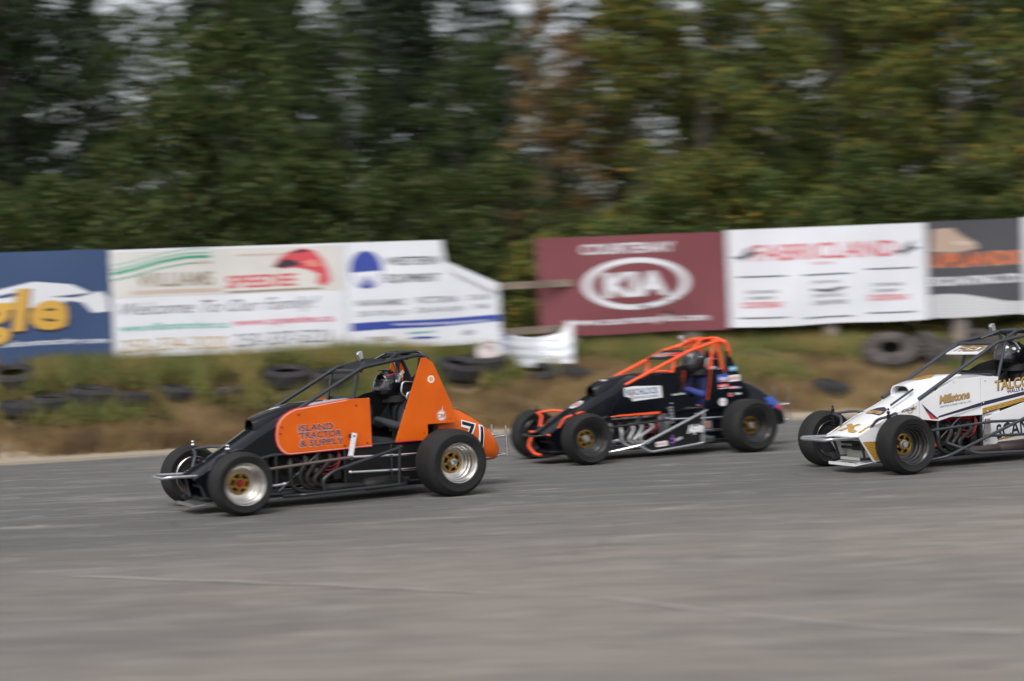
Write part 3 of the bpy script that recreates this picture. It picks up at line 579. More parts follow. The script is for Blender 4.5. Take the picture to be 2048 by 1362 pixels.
_wheel = {}
def wheel_meshes(R, w, style):
    key = (R, w, style)
    if key in _wheel: return _wheel[key]
    h = w / 2
    t = MB(); prof = []
    half = [(h - .035, .186), (h - .012, .193), (h + .004, .206), (h + .009, .225), (h + .006, .2255), (h + .016, (R + .21) / 2), (h + .0165, (R + .21) / 2 + .006), (h + .006, R - .040), (h - .012, R - .018), (h - .040, R - .004), (h - .043, R - .0075), (h * .45, R), (h * .44, R - .003), (0, R + .001)]
    prof = half + [(-p[0], p[1]) for p in half[:-1][::-1]]
    t.lathe(prof, 72); tyre = t.mesh('tyre', TYRE, 35)
    r = MB(); rm = POLISHED if style in ('polished', 'gold_polished') else BLACKRIM
    r.lathe([(h - .008, .184), (h, .196), (h + .005, .1965), (h + .002, .189), (h - .012, .179), (h - .032, .177), (h - .036, .168), (h - .085, .165), (h - .092, .155), (h - .125, .152), (h - .132, .140), (h - .160, .137), (h - .165, .105), (h - .175, .105),
             (h - .19, .15), (-h + .02, .17), (-h, .195), (-h - .004, .19), (-h + .01, .165), (h - .2, .145), (h - .2, .05)], 56)
    rim = r.mesh('rim', rm, 25)
    g = MB(); d = h - .160
    g.lathe([(d, .108), (d + .012, .106), (d + .014, .09), (d + .004, .082), (d - .008, .09), (d - .008, .108)], 40, closed=True)
    g.lathe([(d + .012, .034), (d + .02, .036), (d + .02, .052), (d + .008, .058), (d - .004, .05), (d - .004, .034)], 32, closed=True)
    for k in range(6):
        a = 2 * PI * k / 6 + .3; rot = Matrix.Rotation(-a, 3, 'Y')
        g.box(rot @ Vector((.070, d + .004, 0)), (.044, .016, .024), rot)
        g.ball(rot @ Vector((.050, d + .020, 0.0)), .0055, 8, 5)
    cen = g.mesh('wheel_centre', GOLD, 30)
    u = MB(); cr = REDPART if style == 'polished' else ALU
    if style in ('polished', 'black_front'):
        u.lathe([(d - .04, .033), (d + .035, .033), (d + .05, .029), (d + .052, .0)], 24)
        if style == 'black_front': u.lathe([(d + .012, .044), (d + .026, .044), (d + .028, .03)], 6)
    else:
        u.lathe([(d - .04, .036), (d + .055, .034), (d + .057, .028), (d + .01, .026), (d, 0)], 28)
        cr = ALU
    u.m = 1; u.lathe([(d - .03, .13), (d - .04, .0)], 24)  # dark backing disc, stands for the shade in the gaps of the centre
    hub = u.mesh('hub', [cr, DARKIN], 30)
    _wheel[key] = (tyre, rim, cen, hub); return _wheel[key]

def add_wheel(car, x, y, R, w, style, out):
    ms = wheel_meshes(R, w, style)
    wh = bpy.data.objects.new('wheel', ms[0]); COL.objects.link(wh); wh.parent = car; wh.location = (x, y, R); wh.rotation_euler = (0, random.uniform(0, 6), 0)
    if out < 0: wh.rotation_euler = (PI, 0, 0)
    for nm, me in (('rim', ms[1]), ('wheel_centre', ms[2]), ('hub', ms[3])):
        o = bpy.data.objects.new(nm, me); COL.objects.link(o); o.parent = wh
    return wh

def walls(xs, w, zb, zt, yc=YC, sgn=1):
    """sheet-metal side of the nose between a lower and an upper line"""
    n = len(xs); vs = []; fs = []
    for k, off in enumerate((0, -.008)):
        for i, x in enumerate(xs): vs += [(x - .16 * max(0, (x - 2.2) / .25), yc + sgn * (w[i] + off), zb[i]), (x, yc + sgn * (w[i] + off), zt[i])]
    for i in range(n - 1):
        a = 2 * i; b = a + 2; fs += [(a, b, b + 1, a + 1), (a + 2 * n, a + 2 * n + 1, b + 2 * n + 1, b + 2 * n), (a + 1, b + 1, b + 1 + 2 * n, a + 1 + 2 * n), (a, a + 2 * n, b + 2 * n, b)]
    fs += [(0, 1, 2 * n + 1, 2 * n), (2 * n - 2, 4 * n - 2, 4 * n - 1, 2 * n - 1)]
    return vs, fs

def interp(tab, x):
    tab = sorted(tab)
    for a, b in zip(tab, tab[1:]):
        if a[0] <= x <= b[0]:
            t = (x - a[0]) / (b[0] - a[0]); return tuple(p + (q - p) * t for p, q in zip(a[1:], b[1:]))
    return tab[0][1:] if x < tab[0][0] else tab[-1][1:]

def hood_surface(st, n=14, dense=3):
    # st: (x, z crown, z edge, half width) front to back
    xs = []
    for a, b in zip(st, st[1:]):
        for k in range(dense): xs.append(a[0] + (b[0] - a[0]) * k / dense)
    xs.append(st[-1][0]); secs = []
    for x in xs:
        zc, ze, w = interp(st, x); top = []; bot = []
        for j in range(n + 1):
            t = -1 + 2 * j / n; z = ze + (zc - ze) * (1 - abs(t) ** 2.6); top.append((x, YC + w * t, z)); bot.append((x, YC + w * t * .985, z - .012))
        secs.append(top + bot[::-1])
    return secs

def raymap(obj, x0, y0, ang=0.0, cs=1.0):
    """projects print straight down on a body panel; u runs to the car's near side, v towards the front"""
    bv = BVHTree.FromPolygons([v.co[:] for v in obj.data.vertices], [tuple(p.vertices) for p in obj.data.polygons])
    c, s_ = math.cos(ang), math.sin(ang)
    def f(u, v, off):
        x = x0 - (u * s_ + v * c) * cs; y = y0 + (u * c - v * s_)
        h = bv.ray_cast(Vector((x, y, 3)), Vector((0, 0, -1)))
        return (x, y, h[0].z + .003 + off) if h[0] else (x, y, 0.5)
    return f

def raymap_side(obj, x0, z0, ang=0.0, yfrom=2.0):
    bv = BVHTree.FromPolygons([v.co[:] for v in obj.data.vertices], [tuple(p.vertices) for p in obj.data.polygons])
    c, s_ = math.cos(ang), math.sin(ang)
    def f(u, v, off):
        x = x0 - (u * c - v * s_); z = z0 + u * s_ + v * c
        h = bv.ray_cast(Vector((x, yfrom, z)), Vector((0, -1, 0)))
        return (x, h[0].y + .004 + off, z) if h[0] else (x, YC + .05, z)
    return f

def build_car(key, label, P, yaw, ax, ay, c):
    loc, rz = car_matrix(P, yaw, ax, ay)
    car = thing(c['name'], label, 'race car', loc, rz, 'open-wheel race cars on the track')
    bodym, tubem, cagem = c['body'], c['tube'], c['cage']
    # wheels: the left pair near us, the right pair on the far side
    add_wheel(car, 0, .74, c['Rr'], .34, c['rear'], 1); add_wheel(car, c['wb'], .67, c['Rf'], .24, c['front'], 1)
    add_wheel(car, 0, -.80, c['Rr'], .40, c['rear'], -1); add_wheel(car, c['wb'], -.70, c['Rf'], .24, c['front'], -1)
    # ---- nose and bonnet
    st = c['hood']
    hb = MB(); hb.loft(hood_surface(st)); hood = hb.build('bonnet', bodym, car, 50)
    xs = [x for x in np.linspace(2.45, 1.74, 9)] ; zt = [interp(st, x)[1] + .004 for x in xs]; w = [interp(st, x)[2] + .004 for x in xs]
    zb = [max(.10, .12) if x > 2.42 else .10 for x in xs]
    for sg in (1, -1):
        m = MB(); m.add(*walls(xs, w, zb, zt, sgn=sg))
        xs2 = list(np.linspace(1.74, st[-1][0], 9)); zt2 = [interp(st, x)[1] + .004 for x in xs2]; w2 = [interp(st, x)[2] + .004 for x in xs2]
        m.add(*walls(xs2, w2, [c['zlow']] * 9, zt2, sgn=sg)); ns = m.build('nose_side', bodym, car, 30); near_side = ns if sg > 0 else near_side
    # scoop
    sc = c['scoop']; secs = []; secs_in = []
    for (x, zb_, zt_, ww) in sc:
        ring = []; rin = []
        for j in range(17):
            a = PI * j / 16; ring.append((x, YC + ww * math.copysign(abs(math.cos(a)) ** .6, math.cos(a)), zb_ + (zt_ - zb_) * math.sin(a) ** .7))
        for j in range(17):
            a = PI - PI * j / 16; ring.append((x, YC + (ww - .012) * math.copysign(abs(math.cos(a)) ** .6, math.cos(a)), zb_ + (zt_ - zb_ - .014) * math.sin(a) ** .7))
        secs.append(ring)
    m = MB(); m.loft(secs); scoop = m.build('bonnet_scoop', bodym, car, 50)
    x, zb_, zt_, ww = sc[0]; x -= .07
    m = MB(); m.plate([(YC + (ww - .013) * math.cos(PI * j / 14), zb_ + (zt_ - zb_ - .01) * math.sin(PI * j / 14)) for j in range(15)], x, .01, 'yz'); m.build('scoop_shade_plate', DARKIN, scoop, 0)  # recessed dark plate stands for the shade inside the scoop
    # nose front: inner plate, radiator, tray
    m = MB(); m.box((2.22, YC, .27), (.02, .50, .28)); m.box((2.30, YC, .33), (.05, .44, .03)); m.box((2.30, YC, .13), (.05, .46, .03)); m.build('nose_bulkhead', c['bulk'], car, 0)
    m = MB(); 
    m.tube([(2.28, YC - .24, .30), (2.28, YC + .24, .30)], .028, 12); m.tube([(2.30, YC - .22, .24), (2.30, YC + .22, .24)], .016, 10); m.box((2.27, YC + .02, .26), (.05, .16, .09)); m.build('torsion_tube', DARKIN, car, 30)
    m = MB(); m.add([(2.25, YC - .26, .105), (2.25, YC + .26, .105), (2.47, YC + .22, .075), (2.47, YC - .22, .075), (2.25, YC - .26, .113), (2.25, YC + .26, .113), (2.47, YC + .22, .083), (2.47, YC - .22, .083)], [(0, 1, 2, 3), (7, 6, 5, 4), (0, 4, 5, 1), (1, 5, 6, 2), (2, 6, 7, 3), (3, 7, 4, 0)]); 
    if key != 'black': m.box((2.468, YC, .09), (.012, .44, .03))
    tray = m.build('nose_tray', c['tray'], car, 0)
    # floor, belly, engine bay
    m = MB(); m.box((1.1, YC, .105), (2.3, .62, .012)); m.box((.35, YC, .32), (.9, .50, .03)); m.build('floor_pan', BLACKMATT, car, 0)
    m = MB()
    for y in (YC - .30, YC + .30):
        m.tube([(2.40, y * .8, .14), (1.7, y, .13), (-.30, y, .14)], .017); m.tube([(2.38, y * .8, .36), (1.7, y, .50), (.5, y, .53), (-.3, y, .55)], .017)
        for x in (1.66, .95, .45, -.1): m.tube([(x, y, .13), (x, y, .52)], .015)
        m.tube([(1.66, y, .14), (1.2, y, .50)], .012)
    for x in (2.1, 1.66, .95, .45, -.1): m.tube([(x, YC - .30, .13), (x, YC + .30, .13)], .015)
    m.build('chassis_frame', BLACKTUBE if key != 'black' else BLACKTUBE, car)
    m = MB(); m.box((1.30, YC, .34), (.62, .24, .30)); m.box((1.30, YC + .17, .46), (.60, .12, .13), Matrix.Rotation(math.radians(-28), 3, 'X')); m.box((1.30, YC - .17, .46), (.60, .12, .13), Matrix.Rotation(math.radians(28), 3, 'X'))
    m.lathe([(1.60, .0), (1.60, .09), (1.64, .09), (1.64, 0)], 20, 'x', (0, YC, .34)); m.lathe([(1.61, .0), (1.61, .05), (1.65, .05), (1.65, 0)], 16, 'x', (0, YC + .15, .42))
    m.tube([(1.15, YC + .20, .22), (1.35, YC + .20, .22)], .045, 12)
    for k in range(5): m.bolt((1.06 + .12 * k, YC + .235, .435), r=.010)
    for k in range(4): m.box((1.10 + .135 * k, YC + .235, .40), (.07, .05, .06)); m.tube([(1.08 + .135 * k, YC + .2, .52), (1.05 + .135 * k, YC + .26, .44), (1.0 + .1 * k, YC + .26, .30)], .006, 6, .03)
    m.box((.92, YC, .36), (.03, .5, .36)); m.ball((1.22, YC + .24, .29), (.05, .05, .07)); m.box((1.42, YC + .24, .26), (.1, .06, .1)); m.box((1.02, YC + .24, .30), (.08, .05, .16))
    m.build('engine', ENGINE, car, 35)
    m = MB(); m.box((1.30, YC + .225, .495), (.60, .075, .05), Matrix.Rotation(math.radians(-28), 3, 'X')); m.box((1.30, YC - .225, .495), (.60, .075, .05), Matrix.Rotation(math.radians(28), 3, 'X')); m.build('valve_cover', c['valve'], car, 30, .008)
    m = MB()
    for k in range(3): m.tube([(1.0, YC + .26, .50), (.98 + .02 * k, YC + .30, .40 - .03 * k), (1.08, YC + .28, .34 - .03 * k), (1.2, YC + .26, .36 - .04 * k)], .007, 6, .05)
    m.build('ignition_lead', c['lead'], car)
    # exhaust headers on the near side
    m = MB(); hy = YC + .36; z0 = c['hz']
    m.tube([(1.50, YC + .26, z0 - .02), (1.54, hy, z0 - .06), (1.54, hy, .20), (1.44, hy, .14), (1.20, hy, .135)], c.get("hr", .022), 12, .06)
    m.tube([(1.36, YC + .26, z0), (1.38, hy + .03, z0 - .05), (1.47, hy + .03, z0 - .17), (1.43, hy + .02, .19), (1.25, hy, .15)], c.get("hr", .022), 12, .07)
    m.tube([(1.22, YC + .26, z0), (1.28, hy + .03, z0 - .06), (1.40, hy + .04, z0 - .18), (1.38, hy + .03, .20), (1.20, hy, .16)], c.get("hr", .022), 12, .07)
    m.tube([(1.10, YC + .26, z0), (1.12, hy + .02, z0 - .05), (1.32, hy + .04, .26), (1.31, hy + .04, .20), (1.14, hy, .16)], c.get("hr", .022), 12, .07)
    m.build('exhaust_header', c['header'], car)
    m = MB(); m.tube([(1.24, hy, .15), (1.1, hy, .15), (.95, hy, .15), (.30, hy - .02, .16)], [.038, .045, .034, .034], 14)
    m.tube([(.80, hy - .02, .15), (.76, hy - .02, .15), (.42, hy - .02, .16), (.36, hy - .02, .16)], [.035, .062, .062, .04], 16); m.build('exhaust_pipe', c['muffler'], car)
    # ---- lower side skirts and cockpit sides
    for sg in (1, -1):
        y = .352 if sg > 0 else mir(.352) + .008
        m = MB(); m.plate([(.93, .115), (.93, .53), (.0, .56), (-.18, .52), (-.14, .20), (.05, .125)], y, .008); m.build('lower_side_panel', c['skirt'], car, 0)
        for i, (nm, pts, mm) in enumerate(c['panels']):
            yy = .378 if sg > 0 else mir(.378) + .012
            if nm == 'side_panel' and key == 'orange' and sg > 0:
                for g_, mt, q in ((.016, REDTRIM, .004), (.008, PINKTRIM, .002)):
                    cx = sum(p[0] for p in pts) / len(pts); cz = sum(p[1] for p in pts) / len(pts)
                    P2 = [(p[0] + math.copysign(g_, p[0] - cx) * (0 if abs(p[0] - .67) < .01 else 1), p[1] + (g_ if (p[1] > cz and p[0] > .9) else (-g_ if p[1] < cz else 0))) for p in pts]
                    m = MB(); m.plate(P2, yy - q, .006); m.build('panel_trim', mt, car, 0)
            m = MB(); m.plate(pts, yy, .010)
            o = m.build(nm, mm, car, 0, .003)
    for sg in (1, -1):
        m = MB(); yy = c.get('heady', .385) if sg > 0 else mir(.37) + .012
        m.plate(c['head'], yy, .012); hp = m.build('headrest_panel', c['headm'], car, 0, .003)
        if sg > 0: car_head = hp
    m = MB()
    for (x, z) in c['bolts']: m.ball((x, .381, z), (.009, .006, .009), 10, 6)
    m.build('panel_fastener', c['boltm'], car, kind='stuff')
    m = MB(); m.plate([(-.1, .50), (.62, .50), (.62, .93), (.45, 1.0), (-.02, 1.08), (-.1, 1.0)], YC - .292, .006); m.build('cockpit_shade_sheet', DARKIN, car, 0)  # dark sheet added to make the far side of the cockpit look shaded
    # bulkhead behind the seat, seat, dash, steering
    m = MB(); m.box((-.05, YC, .62), (.03, .56, .75)); m.box((.72, YC, .80), (.02, .54, .28)); m.build('bulkhead', DARKIN, car, 0)
    m = MB()
    secs = []
    for (x, z, wd) in ((.62, .42, .20), (.30, .37, .22), (.12, .42, .23), (.06, .65, .23), (.04, .90, .22), (.05, 1.16, .16)):
        secs.append([(x, YC - wd, z + .06), (x + .02, YC - wd * .9, z), (x, YC, z - .015), (x + .02, YC + wd * .9, z), (x, YC + wd, z + .06), (x - .02, YC + wd, z + .05), (x - .03, YC, z - .04), (x - .02, YC - wd, z + .05)])
    m.loft(secs); 
    for sg in (1, -1):
        m.box((.17, YC + sg * .215, 1.03), (.20, .03, .20)); m.box((.14, YC + sg * .235, .80), (.22, .03, .16))
    m.build('seat', BLACKMATT, car, 40, .012)
    m = MB()
    for sg in (1, -1):
        m.tube([(.10, YC + sg * .24, 1.10), (.27, YC + sg * .24, 1.12), (.29, YC + sg * .24, 1.0), (.20, YC + sg * .24, .95), (.08, YC + sg * .24, .96)], .009, 8, .04, True)
        m.lathe([(-.004, .05), (.004, .055), (.008, .05), (.008, .03), (.002, .0)], 20, 'y', (.19, YC + sg * .255, .965))
    m.build('head_restraint', ALU, car)
    m = MB(); rot = Matrix.Rotation(math.radians(65), 4, 'Y')
    circ = [rot @ Vector((.15 * math.cos(a), .15 * math.sin(a), 0)) + Vector((.60, YC, .76)) for a in [2 * PI * k / 24 for k in range(24)]]
    m.tube(circ, .014, 10, closed=True); m.tube([(.60, YC, .76), (.80, YC, .69)], .02)
    for a in (0, 2.1, 4.2): m.tube([(.60, YC, .76), rot @ Vector((.15 * math.cos(a), .15 * math.sin(a), 0)) + Vector((.60, YC, .76))], .009)
    m.build('steering_wheel', BLACKMATT, car)
    # ---- tail tank
    secs = []
    for (x, zt_, zb_, ww) in c['tail']:
        cz = (zt_ + zb_) / 2; hz = (zt_ - zb_) / 2
        secs.append([(x, YC + ww * math.copysign(abs(math.cos(a)) ** .62, math.cos(a)), cz + hz * math.copysign(abs(math.sin(a)) ** .75, math.sin(a))) for a in [2 * PI * k / 36 for k in range(36)]])
    m = MB(); m.loft(secs); tail = m.build('tail_tank', c['tailm'], car, 60)
    tail.modifiers.new('smooth', 'SUBSURF').levels = 1; tail.modifiers[-1].render_levels = 1
    m = MB(); m.lathe([(0, 0), (0, .04), (.02, .045), (.03, .03), (.03, 0)], 20, 'z', (c['tail'][1][0] - .05, YC + .05, c['tail'][1][1] - .02)); m.build('fuel_cap', REDPART, tail)
    # ---- roll cage
    yn = .355; yf = mir(.355)
    cg = c['cagepts']
    m = MB()
    for y in (yn, yf): m.tube([(p[0], YC + (y - YC) * p[2], p[1]) for p in cg['rail']], .0195, 12, .05)
    for q in cg['cross']: m.tube([(q[0], yn, q[1]), (q[0], yf, q[1])], .019)
    for (a, b) in cg['posts']:
        for y in (yn, yf): m.tube([(a[0], y, a[1]), (b[0], y, b[1])], .0165)
    for sg in (1, -1): m.tube([(p[0], YC + sg * p[2], p[1]) for p in cg['hoop']], .015, 10, .05)
    m.tube([(cg['hoop'][1][0], YC + .12, cg['hoop'][1][1]), (cg['hoop'][1][0], YC - .12, cg['hoop'][1][1])], .014)
    m.tube([(.1, yn, 1.34), (.06, YC, .75)], .015); m.tube([(.1, yf, 1.34), (.06, YC, .75)], .015)
    m.build('roll_cage', cagem, car)
    h = cg['hoop']
    m = MB(); m.add([(h[1][0], YC - .11, h[1][1] - .006), (h[1][0], YC + .11, h[1][1] - .006), (h[2][0], YC + .11, h[2][1] - .006), (h[2][0], YC - .11, h[2][1] - .006), (h[1][0], YC - .11, h[1][1] + .004), (h[1][0], YC + .11, h[1][1] + .004), (h[2][0], YC + .11, h[2][1] + .004), (h[2][0], YC - .11, h[2][1] + .004)], [(0, 1, 2, 3), (7, 6, 5, 4), (0, 4, 5, 1), (1, 5, 6, 2), (2, 6, 7, 3), (3, 7, 4, 0)]); m.build('roof_plate', BLACKMATT, car, 0)
    # visor board across the front of the cage
    v = c['visor']; m = MB(); (xa, za), (xb, zb2) = v
    m.add([(xa, yf + .02, za), (xa, yn - .02, za), (xb, yn - .02, zb2), (xb, yf + .02, zb2), (xa, yf + .02, za + .012), (xa, yn - .02, za + .012), (xb, yn - .02, zb2 + .012), (xb, yf + .02, zb2 + .012)], [(0, 1, 2, 3), (7, 6, 5, 4), (0, 4, 5, 1), (1, 5, 6, 2), (2, 6, 7, 3), (3, 7, 4, 0)])
    vis = m.build('sun_visor', c['visorm'], car, 0)
    # small camera on the cage
    cx_, cz_ = c['cam']; m = MB(); m.box((cx_, yf + .12, cz_ + .09), (.05, .05, .085), Matrix.Rotation(.25, 3, 'Y')); m.tube([(cx_, yf + .12, cz_), (cx_, yf + .12, cz_ + .06)], .008); m.lathe([(0, .0), (0, .017), (.012, .017), (.012, 0)], 14, 'x', (cx_ + .025, yf + .12, cz_ + .10)); m.build('action_camera', ALU, car, 30, .006)
    # mirror-ish bracket and cage clamps
    # ---- front suspension
    m = MB(); m.tube([(c['wb'], -.58, .30), (c['wb'], .56, .30)], .028, 12)
    for sg, yy in ((1, .56), (-1, -.58)):
        m.tube([(c['wb'], yy, .22), (c['wb'], yy, .38)], .022); m.tube([(c['wb'], yy - .02 * sg, .27), (c['wb'] - .16, yy - .06 * sg, .27)], .012)
    m.tube([(c['wb'] - .16, -.52, .27), (c['wb'] - .16, .50, .27)], .011); m.build('front_axle', BLACKMATT, car)
    for sg, yb in ((1, .47), (-1, -.49)):
        for q in ([(2.30, YC + sg * .24, .40), (2.24, YC + sg * .30, .53), (2.18, yb, .56)], [(1.97, YC + sg * .27, .57), (2.05, YC + sg * .36, .585), (2.18, yb, .56)], [(2.05, YC + sg * .25, .15), (c['wb'], yb, .22)]):
            m = MB(); m.tube(q, .014, 8, .05); m.build('suspension_arm', c['arm'], car)
    for sg, yb in ((1, .47), (-1, -.49)):
        m = MB(); m.tube([(2.18, yb, .58), (2.17, yb, .46)], .020, 14); m.tube([(2.17, yb, .47), (2.155, yb, .25)], .011, 10)
        for k in range(9):
            z = .55 - k * .032; m.tube([(2.17 + .031 * math.cos(a), yb + .031 * math.sin(a), z - .016 * a / PI) for a in [2 * PI * j / 12 for j in range(13)]], .005, 6)
        sk = m.build('shock_absorber', BLACKMATT, car)
        m = MB(); m.ball((2.18, yb, .60), .019); m.ball((2.18, yb, .632), .013); m.build('shock_top', c['shock'], sk)
    # near-side radius rods and steering link
    m = MB(); m.tube([(1.80, .50, .385), (.93, .49, .432)], .014 if key != 'orange' else .016, 10); m.build('drag_link', c['drag'], car)
    for q in ([(.95, .47, .432), (.05, .50, .405)], [(.95, .47, .287), (.05, .50, .262)], [(1.63, .47, .232), (1.80, .50, .226)]):
        m = MB(); m.tube(q, .0145, 12); rr = m.build('radius_rod', CHROME if key != 'white' else DARKTUBE, car)
        m = MB(); m.ball(q[0], .02, 10, 8); m.build('rod_end', REDPART if key == 'white' else ALU, rr)
    m = MB(); m.plate([(.97, .22), (.99, .33), (.96, .46), (.90, .46), (.90, .34), (.92, .24)], .44, .012); m.tube([(.94, .40, .43), (.94, .48, .43)], .012)
    m2_ = MB(); m3_ = MB()
    if key == 'black': m2_.plate([(1.86, .42), (1.66, .43), (1.65, .36), (1.68, .14), (1.73, .14)], .40, .01); m3_.plate([(1.01, .46), (.97, .50), (.90, .50), (.89, .16), (1.0, .22)], .36, .01)
    m.build('mounting_bracket', c['brk'], car, 0)
    if key == 'black': m2_.build('mounting_bracket', c['brk'], car, 0); m3_.build('mounting_bracket', c['brk'], car, 0)
    m = MB(); a_, b_ = c['arm2']; dv = Vector((b_[0] - a_[0], 0, b_[1] - a_[1])).normalized(); pv = Vector((-dv.z, 0, dv.x)) * .024
    q = [Vector((a_[0], 0, a_[1])) + pv, Vector((a_[0], 0, a_[1])) - pv, Vector((b_[0], 0, b_[1])) - pv, Vector((b_[0], 0, b_[1])) + pv]
    m.plate([(p.x, p.z) for p in q], .465, .010); arm = m.build('steering_arm', c['armm'], car, 0, .003) if key != 'white' else None
    m = MB(); n_ = 2 if key == 'orange' else 5
    for k in range(n_): t = .12 + .76 * k / (n_ - 1); m.ball((a_[0] + (b_[0] - a_[0]) * t, .466, a_[1] + (b_[1] - a_[1]) * t), (.010, .004, .010), 10, 6)
    m.tube([(a_[0] + .01, .36, a_[1] - .03), (a_[0] + .005, .455, a_[1] - .03)], .022); 
    if arm: m.build('arm_bolt', DARKIN, arm)
    # rear axle and shocks
    m = MB(); m.tube([(0, -.62, c['Rr']), (0, .58, c['Rr'])], .032, 14); m.ball((0, YC, c['Rr']), (.13, .12, .13), 16, 12); m.tube([(.12, YC + .24, .62), (-.02, YC + .42, .28)], .020); m.tube([(.12, YC - .24, .62), (-.02, YC - .42, .28)], .020); m.build('rear_axle', BLACKMATT, car)
    # bumpers
    b = c['fb']; m = MB(); xe = b['x']; z = b['z']; ww = b['w']
    m.tube([(2.36, YC + ww, z), (xe - .05, YC + ww, z + .01), (xe, YC + ww - .05, z), (xe, YC - ww + .05, z), (xe - .05, YC - ww, z + .01), (2.36, YC - ww, z)], b['r'], 12, .05)
    if b.get('double'): m.tube([(2.36, YC + ww, z + .0), (xe - .12, YC + ww - .02, z), (xe - .12, YC - ww + .02, z), (2.36, YC - ww, z)], .012, 10, .04)
    m.build('front_bumper', c['fbm'], car)
    if b.get('hoop'):
        m = MB(); m.tube([(2.42, YC - .22, .30), (2.50, YC - .16, .20), (2.50, YC + .02, .115), (2.48, YC + .12, .11)], .017, 10, .06); m.tube([(2.42, YC + .18, .34), (2.45, YC + .30, .345)], .014); m.tube([(2.42, YC - .25, .36), (2.44, YC - .12, .36)], .016); m.build('bumper_brace', FLUO, car)
    else:
        m = MB(); m.tube([(2.40, YC - ww + .02, z), (2.34, YC - .22, .14)], .014); m.tube([(2.40, YC + ww - .02, z), (2.34, YC + .22, .14)], .014); m.build('bumper_brace', BLACKTUBE, car)
    m = MB(); rz_ = c['rb']
    for sg in (1, -1): m.tube([(-.62, YC + sg * .17, .475), (-.93, YC + sg * .10, .495)], .0115); m.tube([(-.62, YC + sg * .17, .285), (-.93, YC + sg * .10, .305)], .0115)
    m.tube([(-.925, YC - .16, .495), (-.925, YC + .16, .495)], .0115); m.tube([(-.93, YC - .16, .305), (-.93, YC + .16, .305)], .0115)
    for sg in (1, -1): m.tube([(-.925, YC + sg * .15, rz_[0]), (-.93, YC + sg * .15, rz_[1])], .0115)
    m.build('rear_bumper', ALU if key == 'orange' else CHROME, car)
    # nerf bar
    nb = c['nerf']; m = MB()
    for pts in nb['tubes']: m.tube([(p[0], nb['y'] - (p[2] if len(p) > 2 else 0), p[1]) for p in pts], nb['r'], 12, .05)
    m.build('nerf_bar', nb['m'], car)
    m = MB(); m.tube([(1.5, -.28, .16), (1.2, -.52, .16), (.45, -.52, .16), (.3, -.28, .18)], .016, 10, .05); m.tube([(1.2, -.52, .16), (.5, -.52, .45), (.4, -.28, .5)], .016, 10, .05); m.build('nerf_bar', nb['m'], car)
    return dict(car=car, hood=hood, scoop=scoop, tray=tray, visor=vis, tail=tail, head=car_head, arm=arm, side=near_side, loc=loc, rz=rz)

SCOOP_O = [(1.80, .735, .845, .12), (1.70, .78, .882, .135), (1.55, .83, .93, .145), (1.4, .88, .965, .15), (1.2, .93, .98, .13), (1.05, .955, .985, .08)]
orange = dict(name='race_car', body=BLACK, tube=BLACKTUBE, cage=BLACKTUBE, Rr=.325, Rf=.292, wb=2.14, rear='gold_polished', front='polished', zlow=.50, bulk=BLACKMATT, tray=ALU, valve=BLACKMATT, lead=mat('dark_red_lead', (.22, .012, .015), .5), hz=.47,
    header=HEADERBLK, muffler=HEADERBLK, skirt=BLACKMATT, headm=ORANGE, tailm=ORANGE, arm=DARKTUBE, shock=CHROME, drag=BRONZETUBE, brk=BLACKMATT, armm=DECALWHITE, fbm=ALU,
    hood=[(2.45, .36, .33, .25), (2.1, .56, .50, .26), (1.84, .72, .66, .28), (1.6, .86, .79, .300), (1.4, .93, .88, .312), (1.27, .965, .92, .315), (.95, .98, .955, .315), (.74, .985, .965, .315)],
    scoop=SCOOP_O, panels=[('side_panel', [(.672, .97), (.668, .525), (1.51, .509), (1.555, .517), (1.60, .55), (1.632, .60), (1.646, .66), (1.645, .72), (1.628, .78), (1.60, .825), (1.555, .865), (1.50, .895), (1.441, .915), (1.33, .927), (.92, .973), (.90, .985), (.69, .985)], ORANGE)],
    head=[(.095, 1.345), (.04, 1.345), (-.03, 1.293), (-.225, .86), (-.255, .683), (.056, .685), (.060, .53), (.415, .53), (.41, .56)],
    bolts=[(1.60, .76), (1.615, .70), (.82, .92), (.72, .55), (.96, .54), (1.42, .87), (.0, 1.17), (.30, .86), (-.20, .72), (.10, .60), (.37, .56)], boltm=DARKIN,
    tail=[(-.05, .80, .30, .22), (-.20, .85, .28, .25), (-.41, .815, .26, .25), (-.67, .65, .25, .21), (-.80, .53, .25, .18), (-.87, .40, .27, .11), (-.885, .34, .31, .03)],
    cagepts=dict(rail=[(1.46, .895, 1), (.72, 1.285, 1), (.10, 1.378, .97), (.0, 1.33, .97), (-.25, .72, .9)], cross=[(.74, 1.25), (.10, 1.37), (.80, .985)], posts=[((.78, 1.23), (.85, .93)), ((.04, 1.35), (.10, .5))], hoop=[(.42, 1.315, .20), (.26, 1.40, .13), (.02, 1.41, .13), (-.03, 1.33, .25)]),
    visor=((.80, 1.225), (.46, 1.345)), visorm=BLACKMATT, cam=(.52, 1.30), arm2=((.885, .66), (.945, .41)), fb=dict(x=2.72, z=.355, w=.19, r=.014, double=False), rb=(.60, .30),
    nerf=dict(y=.60, r=.017, m=BLACKTUBE, tubes=[[(1.28, .14), (1.30, .25), (1.18, .325), (.45, .50), (.42, .49, .2)], [(1.62, .11, .2), (1.5, .125), (.42, .14), (.36, .15, .2)], [(.50, .14), (.48, .49)]]))
